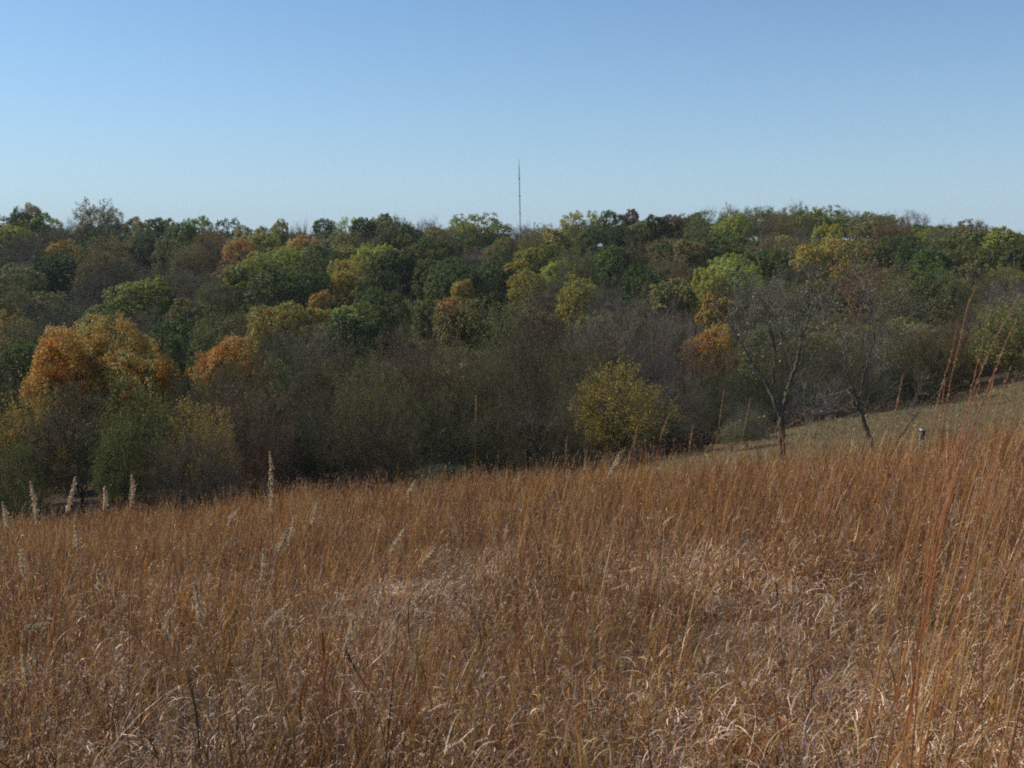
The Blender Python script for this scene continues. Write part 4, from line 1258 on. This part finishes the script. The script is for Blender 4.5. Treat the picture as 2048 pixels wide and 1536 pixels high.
# ------------------------------------------------------------------ single grass stalks that stand out in the photo
def stalk(name, pts, Y, head_len, fat, headcol, stemcol, label, nsp, group=None, width=.0042, leaves=2, drift=0.0, seed=0):
    """pts from the tip down, in photo pixels; the stem is carried on down to the ground"""
    rs = np.random.RandomState(seed + 900)
    P = [at(a, b, Y + drift * i) for i, (a, b) in enumerate(pts)]
    last, prev = P[-1], P[-2]
    g = gzs(last[0], last[1])
    d = (last - prev); d = d / max(np.linalg.norm(d), 1e-6)
    d = norm(d * np.array([.5, .5, 1.0])); 
    if d[2] > -.3: d = norm(np.array([d[0], d[1], -.8]))
    tlen = max(.05, (last[2] - g + .03) / -d[2])
    P.append(last + d * tlen * .5); P.append(last + d * tlen)
    P = np.array(P[::-1])
    org = np.array([P[0][0], P[0][1], gzs(P[0][0], P[0][1])])
    n = len(P); k = 6
    t = np.linspace(0, n - 1, (n - 1) * k + 1); i = np.clip(t.astype(int), 0, n - 2); f = (t - i)[:, None]
    P0 = P[np.clip(i - 1, 0, n - 1)]; P1 = P[i]; P2 = P[i + 1]; P3 = P[np.clip(i + 2, 0, n - 1)]
    C = .5 * (2*P1 + (P2 - P0)*f + (2*P0 - 5*P1 + 4*P2 - P3)*f**2 + (3*P1 - P0 - 3*P2 + P3)*f**3) - org
    seg = np.linalg.norm(np.diff(C, axis=0), axis=1); cum = np.concatenate([[0], np.cumsum(seg)])
    u = np.linspace(0, cum[-1], 40); C = np.stack([np.interp(u, cum, C[:, j]) for j in range(3)], -1)
    e = bpy.data.objects.new(name, None); COL.objects.link(e); e.location = org
    mb = MB()
    V, Q = tubes(C[None], (width / 2 * np.linspace(1.15, .45, 40))[None], 5)
    cc = np.array(stemcol)[None] * (1 + .25 * np.sin(V[:, 2:3] * 9 + seed))
    mb.add(V, Q, A=np.concatenate([cc, np.ones((len(V), 1))], 1))
    link("stem", mb.mesh("grass_stem", [M_GRASS], smooth=True), e)
    for j in range(leaves):
        q = rs.uniform(4, 20); i0 = int(q); B = C[i0][None]
        az = np.array([rs.uniform(0, 6.28)]); LL = np.array([rs.uniform(.2, .4)])
        C2 = curve_pts(B, az, LL, np.array([rs.uniform(.15, .4)]), np.array([rs.uniform(.3, 1.8)]), 9, 1.3)
        lc = np.array([[.34, .16, .04]]) if rs.uniform() < .5 else np.array([[.40, .29, .16]])
        V, Q, A = ribbon(C2, np.array([.006]), az, rs, lc)
        mb = MB(); mb.add(V, Q, A=A); link("leaf", mb.mesh("grass_leaf", [M_GRASS]), e)
    mb = MB()
    heads(mb, C[None], np.array([True]), rs, int(nsp * 1.5), head_len, .010 if fat > .004 else .0075, headcol, np.array([max(1.0, (Y / 3.4) ** (.7 if fat > .005 else .6))]), fat * .62)
    hm = make_mesh("seed_head", np.concatenate(mb.v), np.concatenate(mb.q), None, [M_FLUFF], attrs={"var": np.concatenate(mb.a)})
    link("seed_head", hm, e)
    tag(e, label, "grass stalk", group)
    return e

TAN = (.60, .46, .29); RUST = (.42, .22, .13); GOLD = (.46, .28, .11)
PL = "pale-plumed grass stalks rising from the sward"
plumes = [  # tip, neck, Y, head colour, label
 ((540, 905), (541, 1000), (544, 1045), 5.6, TAN, "tallest pale plumed grass stalk on the left, standing up before the dark trees"),
 ((60, 963), (72, 1030), (80, 1080), 5.6, TAN, "plumed stalk near the left edge with its tip tilting left"),
 ((150, 955), (137, 1010), (130, 1060), 6.4, TAN, "plumed stalk near the left edge with its tip tilting right"),
 ((263, 952), (264, 1000), (260, 1060), 5.0, TAN, "two-tufted pale plumed stalk below the bright green tree"),
 ((209, 974), (209, 1010), (208, 1060), 8.0, TAN, "short thin plumed stalk between two taller plumes on the left"),
 ((5, 1004), (12, 1050), (18, 1100), 6.0, TAN, "plumed stalk cut by the left picture edge at grass-top height"),
 ((38, 1084), (46, 1140), (52, 1200), 5.2, TAN, "plumed stalk just inside the left edge, low among the grass"),
 ((150, 1052), (155, 1090), (160, 1150), 6.2, TAN, "pale plume among the grass tops below the dark bare tree"),
 ((195, 1140), (198, 1172), (202, 1220), 5.4, TAN, "small pale plume on the left, under the grass horizon"),
 ((478, 1016), (462, 1042), (452, 1075), 7.6, TAN, "plume bending right just left of the tallest plumed stalk"),
 ((634, 1002), (626, 1040), (620, 1090), 7.2, TAN, "slim plume just right of the tallest plumed stalk"),
 ((588, 1032), (580, 1078), (575, 1120), 6.4, TAN, "plume right of the tallest plumed stalk, against the grass"),
 ((572, 1062), (560, 1096), (553, 1140), 6.2, TAN, "plume under the tallest plumed stalk, tilting right"),
 ((527, 1096), (524, 1150), (524, 1210), 4.6, TAN, "tall plume in the left grass straight below the tallest stalk"),
 ((812, 1050), (785, 1098), (772, 1140), 4.8, TAN, "larger of the two plumes bending right in the centre-left grass"),
 ((870, 1098), (848, 1122), (842, 1165), 4.4, TAN, "hooked plume bending right in the centre-left grass"),
 ((388, 1163), (400, 1235), (428, 1322), 2.9, TAN, "fattest pale plume leaning left in the left foreground"),
 ((474, 1212), (455, 1248), (448, 1290), 3.3, GOLD, "golden plume right of the fattest foreground plume"),
 ((706, 1240), (692, 1290), (688, 1340), 3.0, TAN, "faint plume in the foreground left of centre"),
 ((580, 1206), (536, 1246), (528, 1290), 3.2, TAN, "plume bowed sideways to the right in the left foreground"),
 ((45, 1312), (52, 1350), (58, 1400), 2.9, TAN, "pale plume low near the left picture edge"),
 ((100, 1246), (50, 1258), (15, 1266), 3.2, TAN, "plume lying almost flat near the left picture edge"),
 ((1240, 905), (1222, 945), (1208, 985), 6.6, TAN, "plume bending right at the grass top, right of centre"),
 ((1462, 1118), (1405, 1190), (1380, 1260), 3.6, GOLD, "long golden plume arching right in the centre-right grass"),
 ((1388, 1338), (1345, 1395), (1318, 1450), 2.7, GOLD, "golden plume arching right low in the centre foreground"),
 ((1560, 640 + 0 + 785 - 570), (1568, 900), (1570, 940), 9.0, RUST, "rusty plume in front of the lone dark tree's trunk"),
 ((830, 962), (818, 985), (812, 1020), 9.0, TAN, "tiny curled plume at the grass top left of the grey-green bush"),
]
for i, (a, b, c, Y, hc, lab) in enumerate(plumes):
    hl = np.linalg.norm(at(*a, Y) - at(*b, Y)) * 1.25
    stalk("plumed_grass_stalk", [a, ((a[0]+b[0])/2 + 2, (a[1]+b[1])/2), b, c], Y, hl, .0085 if hc != RUST else .005, hc, (.34, .15, .06), lab, 230, PL, seed=i)

RS_ = "tall reddish bluestem stalks on the right"
reds = [
 ([(1916, 640), (1908, 690), (1883, 778), (1858, 890), (1834, 1052), (1815, 1180)], 2.9, "lone straight red stalk left of the right-hand bunch, tip forked over the woods"),
 ([(2043, 583), (1992, 676), (1953, 767), (1911, 897), (1880, 1000), (1840, 1140)], 2.6, "longest red stalk on the right, arching out to the picture edge"),
 ([(2034, 637), (2010, 690), (1985, 755), (1945, 860), (1900, 982), (1868, 1120)], 2.7, "red stalk close under the longest arching one on the right"),
 ([(1950, 578), (1938, 600), (1925, 660), (1900, 770), (1880, 900), (1860, 1040)], 3.0, "red stalk ending in a dark hooked tuft above the others"),
 ([(1806, 748), (1796, 800), (1784, 855), (1770, 930), (1756, 1010)], 4.6, "thin stalk standing before the second lone tree's right side"),
 ([(1990, 740), (1974, 824), (1946, 929), (1920, 1040)], 3.1, "shorter red stalk right of the bunch, in front of the field"),
 ([(2046, 785), (2006, 880), (1978, 957), (1950, 1060)], 3.0, "red stalk crossing the right picture edge low over the field"),
 ([(1995, 905), (1980, 985), (1965, 1060), (1950, 1140)], 2.8, "short red stalk before the field's lower right"),
 ([(2010, 690), (1975, 780), (1935, 880), (1895, 1010), (1860, 1150)], 2.5, "thick leaning red stem in the middle of the right-hand bunch"),
 ([(1890, 760), (1880, 850), (1872, 950), (1866, 1060)], 3.8, "thin upright stem left of the right-hand bunch"),
 ([(1960, 770), (1925, 870), (1890, 980), (1862, 1090), (1850, 1200)], 2.4, "low leaning stem at the left of the bunch"),
 ([(952, 790), (951, 860), (950, 940), (950, 1010)], 9.0, "single tall thin rusty stalk in the centre, before the dark wood"),
 ([(1500, 800 + 0), (1490, 850), (1478, 920), (1474, 980)], 7.5, "thin dark stalk left of the lone dark tree"),
 ([(1448, 780), (1441, 830), (1430, 900), (1424, 960)], 6.5, "forked-tip dark stalk before the shadowed thicket"),
 ([(1340, 825), (1322, 870), (1314, 925), (1310, 990)], 7.5, "tall stalk before the dark bare bush right of the yellow tree"),
 ([(1275, 850), (1268, 890), (1262, 940), (1260, 990)], 8.0, "slim stalk beneath the yellow airy tree"),
 ([(1134, 872), (1132, 905), (1130, 950), (1130, 1000)], 8.0, "slim rusty stalk left of the yellow airy tree"),
 ([(1386, 850), (1380, 890), (1372, 940), (1368, 1000)], 8.5, "slender stalk in the ragged grass top right of centre"),
]
for i, (pts, Y, lab) in enumerate(reds):
    stalk("red_bluestem_stalk", pts, Y, .34 if Y < 4 else .22, .0028, (.56, .32, .19), (.44, .17, .065), lab, 62, RS_ if Y < 4 else "thin stalks above the grass top",
          width=.0046 if Y < 4 else .0055, leaves=2, drift=0, seed=50 + i)


DK = "dark dead weed stalks in the near grass"
for i, (pts, Y, lab) in enumerate([
    ([(244, 1340), (247, 1400), (254, 1470), (262, 1530)], 2.4, "dark dead weed stalk with a pale tip in the bottom left foreground"),
    ([(1552, 1164), (1556, 1230), (1563, 1300), (1570, 1350)], 3.5, "dark straight weed stalk left of the bleached grass patch"),
    ([(692, 1300), (715, 1345), (742, 1388), (760, 1440)], 2.8, "bent dark weed stalk leaning left in the foreground left of centre")]):
    stalk("dead_weed_stalk", pts, Y, .07, .005, (.62, .5, .36) if i == 0 else (.12, .08, .05), (.075, .045, .035), lab, 40, DK, width=.004, leaves=1, seed=200 + i)

# ------------------------------------------------------------------ thin autumn haze over the valley
def haze():
    m, nt, out = new_mat("haze_air")
    v = N(nt, "ShaderNodeVolumePrincipled")
    v.inputs["Color"].default_value = (.86, .93, 1.0, 1)
    v.inputs["Density"].default_value = .00010
    nt.links.new(v.outputs[0], out.inputs["Volume"])
    V, Q = box_vq((0, 1450, 26), (5900, 3900, 100))
    me = make_mesh("haze", V, Q, None, [m])
    tag(link("haze", me), "thin pale blue haze lying over the valley", "haze", kind="stuff")
haze()
